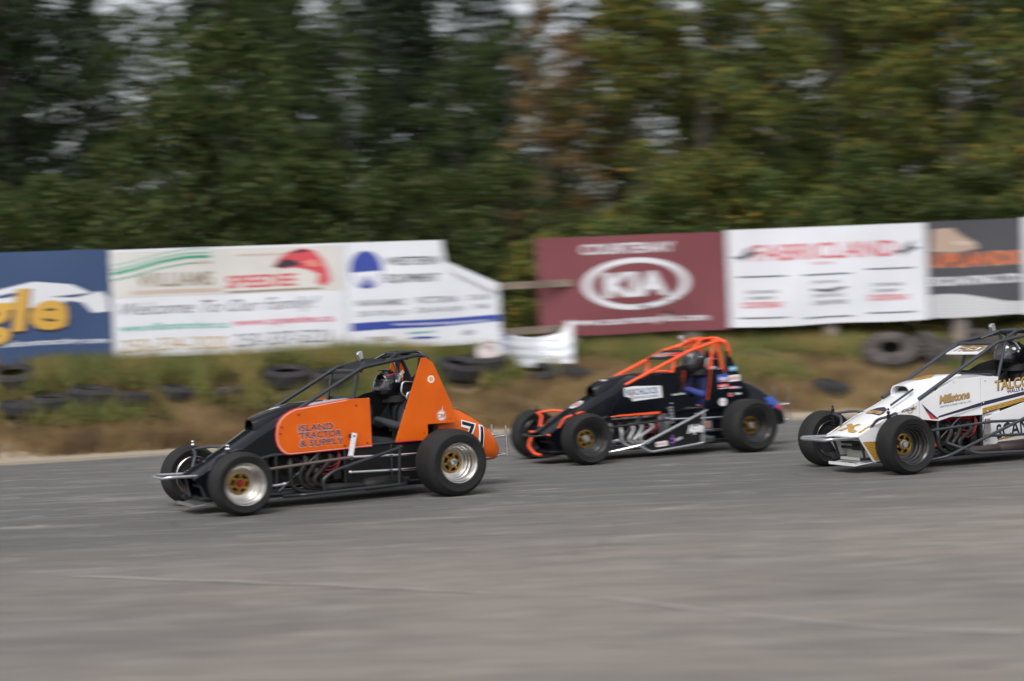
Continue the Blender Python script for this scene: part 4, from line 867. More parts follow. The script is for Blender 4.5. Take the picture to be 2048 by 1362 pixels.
black = dict(orange, hr=.017, heady=.37, body=BLACK, cage=FLUO, Rr=.312, rear='black_rear', front='black_front', wb=2.13, tray=BLACKMATT, valve=ALU, hz=.40, header=mat('white_ceramic_header', (.50, .50, .51), .42, metal=.5), muffler=ALU, skirt=BLACK, headm=BLACK, tailm=BLACK,
    arm=FLUO, shock=BLACKMATT, drag=BLACKTUBE, brk=ALU, armm=ALU, fbm=BLACKTUBE, hood=[(2.45, .36, .33, .25), (2.1, .56, .52, .26), (1.84, .70, .64, .28), (1.6, .83, .75, .300), (1.4, .93, .86, .312), (1.27, .965, .925, .315), (.95, .985, .965, .315), (.74, .99, .97, .315)],
    scoop=[(1.74, .72, .86, .11), (1.66, .78, .90, .125), (1.5, .84, .94, .14), (1.35, .89, .965, .14), (1.2, .93, .985, .12), (1.05, .955, .985, .08)],
    panels=[('side_panel', [(1.72, .48), (1.0, .50), (.45, .525), (.53, .66), (.73, .74), (.752, .975), (1.26, .925), (1.45, .85), (1.56, .70)], BLACK)],
    head=[(.06, 1.20), (.0, 1.18), (-.106, .926), (-.265, .66), (-.20, .50), (.43, .51), (.37, .60), (.33, .97), (.30, .985), (.07, .975)],
    bolts=[(.84, .61), (.48, .57), (.50, .47), (1.63, .50)], boltm=ALU,
    tail=[(-.05, .78, .30, .22), (-.20, .83, .28, .25), (-.40, .80, .26, .26), (-.67, .64, .25, .25), (-.82, .48, .24, .22), (-.89, .34, .24, .14), (-.90, .30, .26, .04)],
    cagepts=dict(rail=[(1.43, .86, 1), (.68, 1.165, 1), (.56, 1.215, 1), (.13, 1.325, 1), (.02, 1.27, 1), (.0, 1.19, 1), (.05, .60, .9)], cross=[(.70, 1.16), (.13, 1.325), (.80, .985)], posts=[((.22, 1.30), (.335, .62)), ((.76, 1.13), (.80, .95)), ((.17, 1.30), (.06, .85))], hoop=[(.42, 1.25, .20), (.28, 1.345, .13), (.08, 1.36, .13), (.0, 1.30, .25)]),
    visor=((.80, 1.125), (.57, 1.215)), visorm=BLACKMATT, cam=(.36, 1.265), arm2=((.90, .58), (.88, .38)), fb=dict(x=2.56, z=.33, w=.22, r=.012, hoop=True), rb=(.70, .30),
    nerf=dict(y=.62, r=.0155, m=CHROME, tubes=[[(1.80, .085, .2), (1.42, .165), (.50, .52), (.44, .53, .2)], [(1.42, .155), (1.28, .080), (.585, .135), (.50, .15, .2)], [(.57, .14), (.545, .50)]]))
white = dict(orange, heady=.37, body=WHITE, cage=DARKTUBE, rear='black_rear', front='black_front', wb=2.14, tray=WHITE, bulk=mat('cream_panel', (.55, .55, .50), .5), valve=REDPART, hz=.42, header=HEADERBLK, muffler=mat('heat_browned_pipe', (.09, .07, .065), .5, metal=.5), skirt=WHITE, headm=WHITE, tailm=WHITE,
    arm=DARKTUBE, shock=BLACKMATT, drag=DARKTUBE, brk=ALU, armm=ALU, fbm=ALU, hood=[(2.48, .375, .355, .27), (2.1, .56, .53, .28), (1.84, .69, .63, .29), (1.6, .80, .73, .300), (1.4, .87, .82, .312), (1.27, .90, .86, .315), (.95, .905, .88, .315), (.72, .90, .875, .315)],
    scoop=[(1.72, .73, .845, .16), (1.62, .76, .87, .165), (1.45, .81, .90, .17), (1.3, .85, .92, .16), (1.15, .88, .922, .13), (1.0, .90, .918, .08)],
    panels=[('side_panel', [(1.50, .47), (.96, .585), (.96, .89), (1.27, .88), (1.50, .79), (1.72, .68), (1.72, .50)], WHITE), ('cockpit_panel', [(.955, .50), (.40, .62), (-.1, .66), (-.1, .83), (.70, .815), (.78, .885), (.955, .89)], WHITE), ('rear_side_panel', [(.93, .19), (.93, .47), (.4, .60), (-.10, .62), (-.1, .18)], WHITE)],
    head=[(.07, 1.20), (.0, 1.18), (-.106, .926), (-.265, .66), (-.20, .50), (.20, .51), (.25, .83), (.14, .86)],
    bolts=[(.93, .62), (.88, .53), (.90, .85), (1.3, .86)], boltm=ALU,
    cagepts=dict(rail=[(1.72, .705, 1), (.70, 1.235, 1), (.60, 1.25, 1), (.13, 1.32, 1), (.02, 1.27, 1), (-.02, 1.19, 1), (-.2, .60, .9)], cross=[(.72, 1.22), (.13, 1.32), (.80, .90)], posts=[((.60, 1.24), (.72, .84)), ((.16, 1.30), (.06, .85)), ((1.50, .81), (1.50, .14))], hoop=[(.50, 1.265, .20), (.30, 1.34, .13), (.08, 1.345, .13), (.0, 1.28, .25)]),
    visor=((.90, 1.115), (.66, 1.215)), visorm=WHITE, cam=(.36, 1.285), fb=dict(x=2.80, z=.355, w=.26, r=.015, double=True), rb=(.60, .30),
    nerf=dict(y=.62, r=.0155, m=DARKTUBE, tubes=[[(1.78, .085, .15), (1.60, .13), (.10, .62), (0, .62, .2)], [(1.48, .25, .15), (1.22, .135), (.25, .10), (.15, .12, .2)]]))

RO = build_car('orange', 'black and orange open-wheel race car number 71 leading at the left', (-.645, 17.029), 29.5, 0, .74, orange)
RB = build_car('black', 'black open-wheel race car with fluorescent orange roll cage, second in line', (2.76, 20.67), 25, 0, .74, black)
RW = build_car('white', 'white open-wheel race car with gold checkered graphics at the right edge', (3.814, 17.169), 24, 2.14, .67, white)

# ---- prints on the orange car
c = RO['car']; y = .3785
for i, (t, w_, zz) in enumerate((('ISLAND', .365, .708), ('TRACTOR', .445, .636), ('& SUPPLY', .455, .560))):
    g = text_fit(t, w_, .062, 0, .012); g2 = text_fit(t, w_ + .006, .066, 0, .024)
    decal('lettering', g2, side(1.432 - .004 * i + .003, zz - .002, y), DECALWHITE, c, off=.001); decal('lettering', g, side(1.432 - .004 * i, zz, y), NAVY, c, off=.002)
decal('sticker', poly_geo(ell_pts(0, 0, .038, .038)), side(-.0, 1.13, .3855), DECALWHITE, c, off=.001); decal('sticker', poly_geo(ell_pts(0, 0, .024, .024)), side(-.0, 1.13, .3855), mat('amber_print', (.8, .38, .08), .5), c, off=.002)
star = []
for k in range(36):
    a = 2 * PI * k / 36; r_ = (.062 if k % 2 == 0 else .036); r_ = .105 if k == 8 else r_; star.append((r_ * math.cos(a), r_ * math.sin(a)))
decal('sticker', poly_geo(star), side(-.10, .762, .3855), DECALWHITE, c, off=.001); decal('lettering', text_fit('CBF', .095, .038, 0, .03), side(-.052, .742, .3855), mat('dull_orange_print', (.55, .15, .03), .5), c, off=.003)
decal('panel_trim', poly_geo([(0, 0), (.255, 0), (.255, .012), (0, .012)]), side(.415, .530, .3855), REDTRIM, c, off=.001)
f = raymap_side(RO['tail'], -.345, .575, math.radians(-16))
for gb, mt, off, d_ in ((.05, DECALWHITE, .001, .012), (.0, BLACKMATT, .003, 0)):
    g = text_fit('71', .31 + 2 * d_, .245 + 2 * d_, -.15, gb); g = ([(p[0] - d_, p[1] * 1.0 - .13 - d_) for p in g[0]], g[1]); decal('race_number', g, f, mt, RO['tail'], step=.03, off=off)
f = raymap(RO['tail'], -.25, YC)
for (a, b, mt) in ((.03, .055, BLACK), (.10, .112, BLUEPRINT), (.118, .124, DECALWHITE), (.062, .068, DECALWHITE)):
    decal('stripe', poly_geo([(a, .0), (b, .0), (b * .7, .50), (a * .7, .50)]), f, mt, RO['tail'], step=.04, off=.001)
f = raymap(RO['hood'], 1.2, YC)
decal('lettering', poly_geo([(.16, -.10), (.30, -.10), (.30, .42), (.20, .44), (.06, .40)]), f, mat('grey_print', (.42, .40, .42), .4), RO['hood'], step=.05, off=.0)
f = raymap(RO['scoop'], 1.78, YC + .05, 0)
decal('lettering', text_fit('OMBRA', .10, .05, .2, .03), raymap(RO['scoop'], 1.60, YC + .02, math.radians(60)), DECALWHITE, RO['scoop'], step=.02)

# ---- prints on the black car
c = RB['car']; y = .3785
decal('sticker', poly_geo([(0, .03), (.10, 0), (.10, -.035), (.50, -.02), (.49, .12), (.12, .14), (.0, .13)]), side(1.46, .70, y, math.radians(1)), DECALWHITE, c, off=.001)
decal('lettering', text_fit('ROCHLOCK', .44, .072, 0, .035), side(1.44, .738, y, math.radians(1)), mat('slate_blue_print', (.10, .17, .30), .5), c, off=.0025)
decal('lettering', text_fit('RENTALS & SALES', .34, .026, 0, .03), side(1.34, .693, y, math.radians(2)), MATS['slate_blue_print'], c, off=.0025)
decal('emblem', poly_geo([(0, 0), (.03, .02), (.0, .04), (.03, .06), (.0, .08), (.03, .10), (.0, .12), (.05, .13), (.02, .10), (.05, .08), (.02, .06), (.05, .04), (.02, .02), (.05, .0)]), side(1.395, .69, y), mat('tan_print', (.5, .42, .32), .5), c, off=.004)
decal('lettering', text_fit('Roland Gibson', .17, .026, .3, .02), side(.82, .700, y, math.radians(3)), DECALWHITE, c, off=.001)
decal('stripe', poly_geo([(0, 0), (.66, 0), (.66, .028), (.10, .020), (0, .006)]), side(1.66, .500, y, 0), FLUO, c, off=.0015)
# board in the nerf bar
m = MB(); m.plate([(1.36, .155), (1.26, .095), (.60, .150), (.575, .475)], .612, .006); nbp = m.build('nerf_panel', BLACKMATT, c, 0)
decal('lettering', text_fit('Alpine', .245, .092, .25, .05), side(.775, .262, .613, math.radians(7)), DECALWHITE, nbp, off=.001)
decal('stripe', poly_geo([(0, 0), (.09, 0), (.08, .012), (0, .008)]), side(.63, .262, .613, math.radians(7)), DECALWHITE, nbp, off=.001)
decal('sticker', poly_geo([(0, 0), (.15, 0), (.15, .058), (0, .058)]), side(1.20, .130, .613, math.radians(4)), DECALWHITE, nbp, off=.001)
decal('lettering', text_fit('BRIDGE', .12, .025, 0, .02), side(1.19, .146, .613, math.radians(4)), REDPRINT, nbp, off=.002)
decal('emblem', poly_geo([(0, .0), (.02, .04), (.045, .04), (.02, .075), (.05, .10), (.03, .11), (.03, .14), (.012, .14), (.012, .11), (-.01, .10), (.02, .07), (-.012, .05), (.008, .04)]), side(1.00, .120, .613), mat('violet_print', (.22, .08, .35), .5), nbp, off=.001)
decal('sticker', poly_geo([(0, 0), (.10, .03), (.09, .06), (0, .035)]), side(.945, .175, .613), mat('grey_print', (.42, .40, .42), .4), nbp, off=.001)
decal('sticker', poly_geo([(0, 0), (.135, 0), (.135, .10), (0, .10)]), side(.42, .275, .353, math.radians(2)), BLUEPRINT, c, off=.001)
decal('sticker', poly_geo([(0, 0), (.125, 0), (.125, .082), (0, .082)]), side(.415, .284, .353, math.radians(2)), mat('ochre_print', (.50, .26, .10), .5), c, off=.002)
decal('lettering', text_fit('OSCS', .11, .05, 0, .02), side(.408, .300, .353, math.radians(2)), mat('grey_blue_print', (.18, .2, .32), .5), c, off=.003)
hp = .371
def stick(x, z, w_, h_, bgm, txt=None, tm=None, a=2):
    decal('sticker', poly_geo([(0, 0), (w_, 0), (w_, h_), (0, h_)]), side(x, z, hp, math.radians(a)), bgm, RB['head'], off=.001)
    if txt: decal('lettering', text_fit(txt, w_ * .82, h_ * .45, .1, .03), side(x - w_ * .09, z + h_ * .28, hp, math.radians(a)), tm, RB['head'], off=.002)
stick(.015, .945, .105, .062, CYANPRINT, 'MPM', DECALWHITE)
stick(.180, .820, .14, .098, BLUEPRINT, 'Hodges', DECALWHITE); decal('emblem', poly_geo([(0, 0), (.03, .02), (.06, .005), (.09, .03), (.085, 0)]), side(.155, .828, hp), mat('orange_print', (.8, .25, .03), .5), RB['head'], off=.003)
stick(.030, .820, .16, .078, DECALWHITE, 'BOSTIK', REDPRINT); stick(.175, .755, .135, .045, REDPRINT, 'IMCO', DECALWHITE); stick(.17, .742, .13, .008, DECALWHITE)
stick(.02, .735, .10, .030, mat('pink_print', (.7, .25, .3), .5), 'Kuper', DECALWHITE); stick(-.08, .735, .05, .022, mat('pale_blue_print', (.3, .4, .65), .5))
for (x, z, r_, mt) in ((.012, .665, .026, mat('pink_print', (.7, .25, .3), .5)), (.012, .665, .012, REDPRINT), (.125, .585, .050, DECALWHITE)): decal('sticker', poly_geo(ell_pts(0, 0, r_, r_)), side(x, z, hp), mt, RB['head'], off=.001 if r_ > .02 else .002)
decal('lettering', text_fit('CSP', .05, .018, 0, .02), side(.150, .577, hp), REDPRINT, RB['head'], off=.002)
decal('sticker', poly_geo([(0, 0), (.03, .005), (.07, .01), (.06, .028), (.02, .03), (-.01, .035)]), side(-.065, .655, hp), mat('mint_print', (.5, .65, .6), .5), RB['head'], off=.001)
f = raymap_side(RB['tail'], -.60, .60, math.radians(-38))
decal('race_number', poly_geo([(-.06, -.05), (.02, .03), (.08, .015), (.12, .05), (.2, .03), (.24, -.0), (.22, -.06), (.16, -.03), (.13, -.09), (.07, -.05), (.04, -.10)]), f, BLUEPRINT, RB['tail'], step=.03, off=.0)
decal('race_number', text_fit('2', .12, .10, .2, .05), raymap_side(RB['tail'], -.66, .50, math.radians(-38)), REDPRINT, RB['tail'], step=.03, off=.003)
m = MB(); m.box((-.27, .25, .66), (.07, .05, .08)); m.box((-.33, .25, .58), (.09, .06, .05)); m.build('tail_bracket', FLUO, c, 0, .006)
f = raymap(RB['hood'], 1.93, YC)
decal('sticker', poly_geo(ell_pts(0, 0, .085, .075)), f, DECALWHITE, RB['hood'], step=.04); decal('sticker', poly_geo(ell_pts(0, .0, .07, .055)), f, mat('grey_print', (.42, .40, .42), .4), RB['hood'], step=.04, off=.001); decal('emblem', poly_geo(ell_pts(.01, .0, .04, .03)), f, REDPRINT, RB['hood'], step=.04, off=.002)
decal('lettering', text_fit('SWEX', .17, .05, 0, .02), raymap(RB['scoop'], 1.60, YC - .08), DECALWHITE, RB['scoop'], step=.03)
def visor_map(cfg, x0v=None):
    (xa, za), (xb, zb_) = cfg['visor']
    def f(u, v, off): return (xa + (xb - xa) * v, YC + u, za + (zb_ - za) * v + .013 + off)
    return f
g = text_fit('HABITAT', .36, .5, .1, .03); decal('lettering', ([(p[0] - .25, p[1] + .2) for p in g[0]], g[1]), visor_map(black), MATS['grey_print'], RB['visor'])
decal('stripe', poly_geo([(.05, .5), (.25, .5), (.26, .75), (.10, .7)]), visor_map(black), REDPRINT, RB['visor'], off=.001)

# ---- prints on the white car
c = RW['car']; y = .3785
decal('lettering', text_fit('Millstone', .395, .085, .28, .05), side(1.488, .640, y, math.radians(6)), NAVY, c, off=.001); decal('lettering', text_fit('Millstone', .39, .080, .28, .02), side(1.486, .643, y, math.radians(6)), GOLDPRINT, c, off=.002)
decal('lettering', text_fit('HEATING & SHEET METAL LTD.', .40, .019, 0, .0), side(1.480, .601, y, math.radians(5)), NAVY, c, off=.001)
decal('lettering', text_fit('TALCON', .56, .105, .12, .05), side(.772, .735, y, math.radians(4)), NAVY, c, off=.001); decal('lettering', text_fit('TALCON', .555, .10, .12, .02), side(.775, .738, y, math.radians(4)), GOLDPRINT, c, off=.002)
decal('lettering', text_fit('WALLS & CEILINGS', .46, .034, 0, .03), side(.625, .700, y, math.radians(5)), NAVY, c, off=.001)
decal('emblem', ring_geo(0, 0, .045, .06, .036, .050), raymap_side(RW['side'], 1.825, .625), GOLDPRINT, RW['side'], off=.0)
decal('lettering', text_fit('BCHAZMAT', .185, .030, 0, .02), raymap_side(RW['side'], 1.925, .580, math.radians(8)), NAVY, RW['side'], step=.05, off=.001)
def sl(pts, mt, off=.001, yy=.3785): decal('stripe', poly_geo(pts), lambda u, v, o: (u, yy + o, v), mt, c, off=off)
sl([(1.52, .500), (.99, .585), (.957, .592), (.957, .628), (1.50, .521)], NAVY); sl([(.955, .590), (.10, .715), (.10, .752), (.955, .630)], NAVY)
sl([(.948, .515), (.10, .660), (.10, .698), (.948, .566)], GOLDCHK); sl([(.948, .50), (.42, .613), (.42, .625), (.948, .512)], NAVY, .0005)
sl([(1.71, .66), (1.60, .50), (1.50, .49)], NAVY, .002); sl([(1.66, .585), (1.60, .50), (1.53, .494)], REDPRINT, .003)
decal('lettering', text_fit('SCANSA', .62, .150, .10, .02), side(.775, .235, y, math.radians(7)), NAVY, c, off=.001)
sl([(.78, .222), (.50, .255), (.1, .300), (.1, .312), (.50, .270), (.74, .245)], GOLDCHK, .002)
m = MB(); m.plate([(1.72, .30), (1.66, .30), (1.58, .16), (1.66, .13)], .36, .01); m.build('gold_gusset', GOLDCHK, c, 0)
f = raymap(RW['hood'], 2.37, YC)
decal('race_number', poly_geo([(-.15, -.03), (-.07, -.04), (-.02, .01), (.06, -.05), (.16, -.05), (.17, -.01), (.09, .0), (.04, .05), (.10, .09), (.03, .10), (-.01, .065), (-.08, .10), (-.15, .08), (-.06, .035)]), f, GOLDCHK, RW['hood'], step=.05, off=.001)
f = raymap(RW['hood'], 2.08, YC)
decal('emblem', poly_geo([(-.11, .0), (.15, -.02), (.17, .03), (.14, .09), (.05, .12), (-.03, .10), (-.10, .06)]), f, NAVY, RW['hood'], step=.05, off=.001); g = text_fit('MILLER', .24, .045, 0, .05); decal('lettering', ([(p[0] - .09, .045 - p[1]) for p in g[0]], g[1]), f, GOLDPRINT, RW['hood'], step=.05, off=.002)
f = raymap(RW['scoop'], 1.60, YC)
decal('stripe', poly_geo([(-.14, -.04), (-.02, -.06), (.10, -.02), (.13, .10), (.02, .22), (-.08, .30)]), raymap(RW['scoop'], 1.50, YC - .02), GOLDCHK, RW['scoop'], step=.04)
f = raymap(RW['hood'], 1.80, YC)
for sg in (1, -1): decal('stripe', poly_geo([(sg * .20, -.30), (sg * .235, -.30), (sg * .25, .02), (sg * .225, .02)]), raymap(RW['hood'], 2.10, YC), GOLDCHK, RW['hood'], step=.05)
m = MB(); m.tube([(1.98, YC + .19, .655), (1.70, YC + .19, .80)], .012, 8); m.build('bonnet_slot_tube', DARKTUBE, c)  # dark tube standing in for the dark slot beside the scoop
g = text_fit('FREDI', .44, .55, .15, .05); decal('lettering', ([(p[0] - .22, p[1] + .2) for p in g[0]], g[1]), visor_map(white), NAVY, RW['visor'], off=.001)
g = text_fit('FREDI', .42, .50, .15, .0); decal('lettering', ([(p[0] - .21, p[1] + .23) for p in g[0]], g[1]), visor_map(white), GOLDPRINT, RW['visor'], off=.002)
g = text_fit('TCRA', .30, .10, 0, .04); decal('lettering', g, lambda u, v, o: (2.44 - v, YC - .15 + u, .094 + v * .06 + o), NAVY, RW['tray'], off=.001)
decal('stripe', poly_geo([(0, 0), (.20, 0), (.26, -.19), (.135, -.19)]), raymap_side(RW['side'], 2.40, .315), GOLDCHK, RW['side'], step=.05)

# ------------------------------------------------------------------ drivers
def skin_mesh(name, V, E, R, root=0, sub=2):
    me = bpy.data.meshes.new(name); me.from_pydata(V, E, []); o = bpy.data.objects.new(name, me); COL.objects.link(o)
    sk = o.modifiers.new('s', 'SKIN'); sk.use_smooth_shade = True; sk.branch_smoothing = .6
    for i, r in enumerate(R):
        d = me.skin_vertices[0].data[i]; d.radius = (r, r) if not isinstance(r, tuple) else r; d.use_root = (i == root)
    sb = o.modifiers.new('b', 'SUBSURF'); sb.levels = sub; sb.render_levels = sub
    bpy.context.view_layer.update()
    ev = bpy.data.meshes.new_from_object(o.evaluated_get(bpy.context.evaluated_depsgraph_get()))
    bpy.data.objects.remove(o); bpy.data.meshes.remove(me); ev.name = name
    ev.polygons.foreach_set('use_smooth', [True] * len(ev.polygons)); return ev

def driver(label, R, suit, helm, accent, turn, extra=None):
    root = thing('person', label, 'person', R['loc'], R['rz'], 'race drivers belted into their cars')
    V = []; E = []; r = []
    def pt(p, rad, par=None):
        V.append(p); r.append(rad)
        if par is not None: E.append((par, len(V) - 1))
        return len(V) - 1
    pel = pt((.16, YC, .47), .13); sp = pt((.15, YC, .64), .145, pel); ch = pt((.16, YC, .82), .165, sp); nk = pt((.20, YC, .955), .06, ch); hd = pt((.30, YC, 1.06), .085, nk); pt((.31, YC, 1.13), .078, hd)
    for sg in (1, -1):
        sh = pt((.16, YC + sg * .185, .875), .082, ch); el = pt((.30, YC + sg * .26, .66), .060, sh); wr = pt((.515, YC + sg * .175, .755), .034, el); pt((.565, YC + sg * .165, .765), .036, wr)
        hp = pt((.22, YC + sg * .10, .46), .095, pel); kn = pt((.66, YC + sg * .14, .55), .066, hp); an = pt((1.02, YC + sg * .12, .28), .045, kn); pt((1.10, YC + sg * .12, .36), .036, an)
    me = skin_mesh('body', V, E, r); me.materials.append(suit); me.materials.append(SKIN); me.materials.append(accent)
    for p in me.polygons:
        c = p.center
        if c.z > .99: p.material_index = 1
        elif abs(c.y - YC) > .15 and .76 < c.z < .80 and c.x < .26: p.material_index = 2
        elif c.x > .2 and c.z < .56 and abs(c.y - YC) > .1 and c.x < .5 and accent is not suit: p.material_index = 2
    body = bpy.data.objects.new('body', me); COL.objects.link(body); body.parent = root
    n_ = Vector((.906, 0, .42)); tg = Vector((.42, 0, -.906))
    for sg in (1, -1):
        V = []; E = []; r = []; C0 = Vector((.60, YC + sg * .15, .76)); o_ = Vector((0, sg, 0))
        w0 = pt(tuple(C0 - n_ * .085 + o_ * .012), .030); pm = pt(tuple(C0 - n_ * .045 + o_ * .012), .034, w0)
        for i in range(4):
            b = C0 + tg * (.022 * (i - 1.4)); L = 1.0 - .1 * abs(i - 1.2)
            k = pt(tuple(b - n_ * .020 + o_ * .022), .0105, pm); k = pt(tuple(b + n_ * .002 * L + o_ * .027), .0100, k); k = pt(tuple(b + n_ * .024 * L + o_ * .014), .0095, k); pt(tuple(b + n_ * .022 * L - o_ * .008 * L), .0085, k)
        k = pt(tuple(C0 - n_ * .030 - o_ * .014 - tg * .02), .0115, pm); k = pt(tuple(C0 - n_ * .012 - o_ * .022 - tg * .034), .0105, k); pt(tuple(C0 + n_ * .008 - o_ * .018 - tg * .042), .009, k)
        g = skin_mesh('glove', V, E, r, 0, 2); g.materials.append(GLOVE); o = bpy.data.objects.new('glove', g); COL.objects.link(o); o.parent = root
    # helmet: shell with a face opening, chin bar, visor
    HC = Vector((.315, YC, 1.085)); T = Matrix.Rotation(turn, 4, 'Z') @ Matrix.Rotation(math.radians(4), 4, 'Y')
    def hp_(az, el, k=1.0):
        x = .150 * math.cos(el) * math.cos(az); y_ = .126 * math.cos(el) * math.sin(az); z = .150 * math.sin(el)
        if math.cos(az) > 0 and el < .25: x += .030 * math.cos(az) ** 2 * min(1, (.25 - el) / .5)
        if el < -.6: z *= .94
        return Vector((x, y_, z)) * k
    A, Bn = 56, 34
    def grid(a0, a1, e0, e1, na, ne, k):
        return [[hp_(a0 + (a1 - a0) * i / na, e0 + (e1 - e0) * j / ne, k) for i in range(na + 1)] for j in range(ne + 1)]
    m = MB(); vs = []; fs = []; g = grid(-PI, PI, -1.15, PI / 2, A, Bn, 1.0)
    for row in g: vs += [T @ p + HC for p in row]
    for j in range(Bn):
        for i in range(A):
            az = -PI + 2 * PI * (i + .5) / A; el = -1.15 + (PI / 2 + 1.15) * (j + .5) / Bn
            if abs(az) < 1.15 and -.22 < el < .42 - .1 * abs(az): continue
            fs.append((j * (A + 1) + i, j * (A + 1) + i + 1, (j + 1) * (A + 1) + i + 1, (j + 1) * (A + 1) + i))
    m.add(vs, fs); hel = m.build('helmet', helm, root, 60)
    sd_ = hel.modifiers.new('shell', 'SOLIDIFY'); sd_.thickness = .018; sd_.offset = -1
    m = MB(); vs = []; fs = []; g = grid(-1.22, 1.22, -.27, .47, 24, 10, 1.012)
    for row in g: vs += [T @ p + HC for p in row]
    for j in range(10):
        for i in range(24): fs.append((j * 25 + i, j * 25 + i + 1, (j + 1) * 25 + i + 1, (j + 1) * 25 + i))
    m.add(vs, fs); vz = m.build('visor', VISOR, hel, 60); q = vz.modifiers.new('t', 'SOLIDIFY'); q.thickness = .003
    m = MB()
    for sg in (1, -1): p = T @ hp_(sg * 1.3, .12, 1.02) + HC; m.ball(p, (.018, .007, .018), 12, 8)
    m.ball(T @ hp_(.5, .95, 1.01) + HC, (.03, .02, .012)); m.box(T @ Vector((.02, 0, .152)) + HC, (.12, .05, .014)); m.build('visor_pivot', helm, hel, 40, .004)
    for sg in (1, -1):
        m = MB(); m.ball(T @ Vector((.060, sg * .032, .015)) + HC, .014, 12, 8); ey = m.build('eye', EYE, root)
        m = MB(); m.ball(T @ Vector((.0715, sg * .032, .014)) + HC, .006, 10, 6); m.build('iris', IRIS, ey)
    m = MB(); m.loft([[T @ (Vector((.058 + d, yy, zz))) + HC for (yy, zz) in ((-.010, -.03), (.010, -.03), (.005, .015), (-.005, .015))] for d in (0, .028)]); m.build('nose', SKIN, root, 60, .005)
    # belts and collar
    m = MB()
    for sg in (1, -1): m.tube([(.06, YC + sg * .09, .96), (.17, YC + sg * .09, .985), (.285, YC + sg * .075, .85), (.28, YC + sg * .04, .62)], [.02] * 4, 8, .03)
    m.build('harness', DARKIN, root)
    m = MB(); m.lathe([(-.04, .10), (-.04, .135), (.02, .12), (.03, .09)], 28, 'z', (.235, YC, .955), closed=True); m.build('neck_collar', DARKIN, root, 60)
    return root, hel, T, HC

d1, h1, T1, H1 = driver('driver in glossy black helmet with white lettering, in the orange and black car', RO, SUITBLACK, HELMBLACK, SUITBLACK, math.radians(10))
f = raymap_side(h1, .225, 1.145, math.radians(38))
decal('lettering', text_fit('JAMIE', .10, .032, 0, .04), f, DECALWHITE, h1, step=.02); decal('lettering', text_fit('HILLIS', .10, .030, 0, .04), raymap_side(h1, .245, 1.105, math.radians(38)), DECALWHITE, h1, step=.02)
decal('sticker', poly_geo(ell_pts(0, 0, .014, .014)), raymap_side(h1, .275, 1.125), DECALWHITE, h1)
decal('stripe', poly_geo([(0, 0), (.10, .02), (.11, .03), (.0, .012)]), raymap_side(h1, .37, 1.175), REDPRINT, h1, step=.02)
decal('lettering', text_fit('ARAI', .05, .016, .1, .03), raymap_side(h1, .425, 1.130), DECALWHITE, h1, step=.02)
d2, h2, T2, H2 = driver('driver in a blue suit with orange gloves area and charcoal helmet, in the black car with the orange cage', RB, SUITBLUE, HELMGREY, mat('orange_suit', (.55, .06, .015), .85), math.radians(6))
d2['label'] = 'driver in a blue and orange suit and charcoal helmet, behind the bright orange roll cage'
decal('sticker', poly_geo([(0, 0), (.04, 0), (.03, .012), (0, .015)]), raymap_side(h2, .30, 1.13), DECALWHITE, h2)
d3, h3, T3, H3 = driver('driver in black helmet with small white stickers, in the white car', RW, SUITBLACK, HELMBLACK, SUITBLACK, math.radians(4))
for (x, z, r_) in ((.40, 1.17, .014), (.33, 1.15, .016), (.28, 1.12, .010), (.24, 1.15, .012)): decal('sticker', poly_geo(ell_pts(0, 0, r_ * 1.5, r_)), raymap_side(h3, x, z), DECALWHITE, h3)

# ------------------------------------------------------------------ trees and bushes
BARK = mat('dark_bark', (.050, .040, .034), .95, color2=(.028, .024, .021), vscale=6, bump=.8, bscale=14)
BARKG = mat('grey_bark', (.13, .115, .10), .95, color2=(.07, .06, .05), vscale=5, bump=.7, bscale=14)
LF = dict(fir=leafmat('fir_needles', (.014, .026, .013), (.050, .074, .032), sat=1.05), cedar=leafmat('cedar_sprays', (.028, .046, .018), (.082, .112, .040), sat=1.05),
          alder=leafmat('alder_leaves', (.026, .046, .015), (.092, .130, .042), sat=1.05), maple=leafmat('maple_leaves', (.052, .076, .022), (.175, .205, .055), (.38, .23, .06), sat=1.05),
          rust=leafmat('rusty_leaves', (.10, .068, .034), (.25, .155, .075), (.12, .14, .045), sat=1.05), bush=leafmat('bush_leaves', (.024, .043, .014), (.100, .132, .040), (.14, .12, .045), sat=1.05),
          gold=leafmat('turning_leaves', (.056, .082, .024), (.195, .215, .055), (.42, .24, .06), sat=1.05))
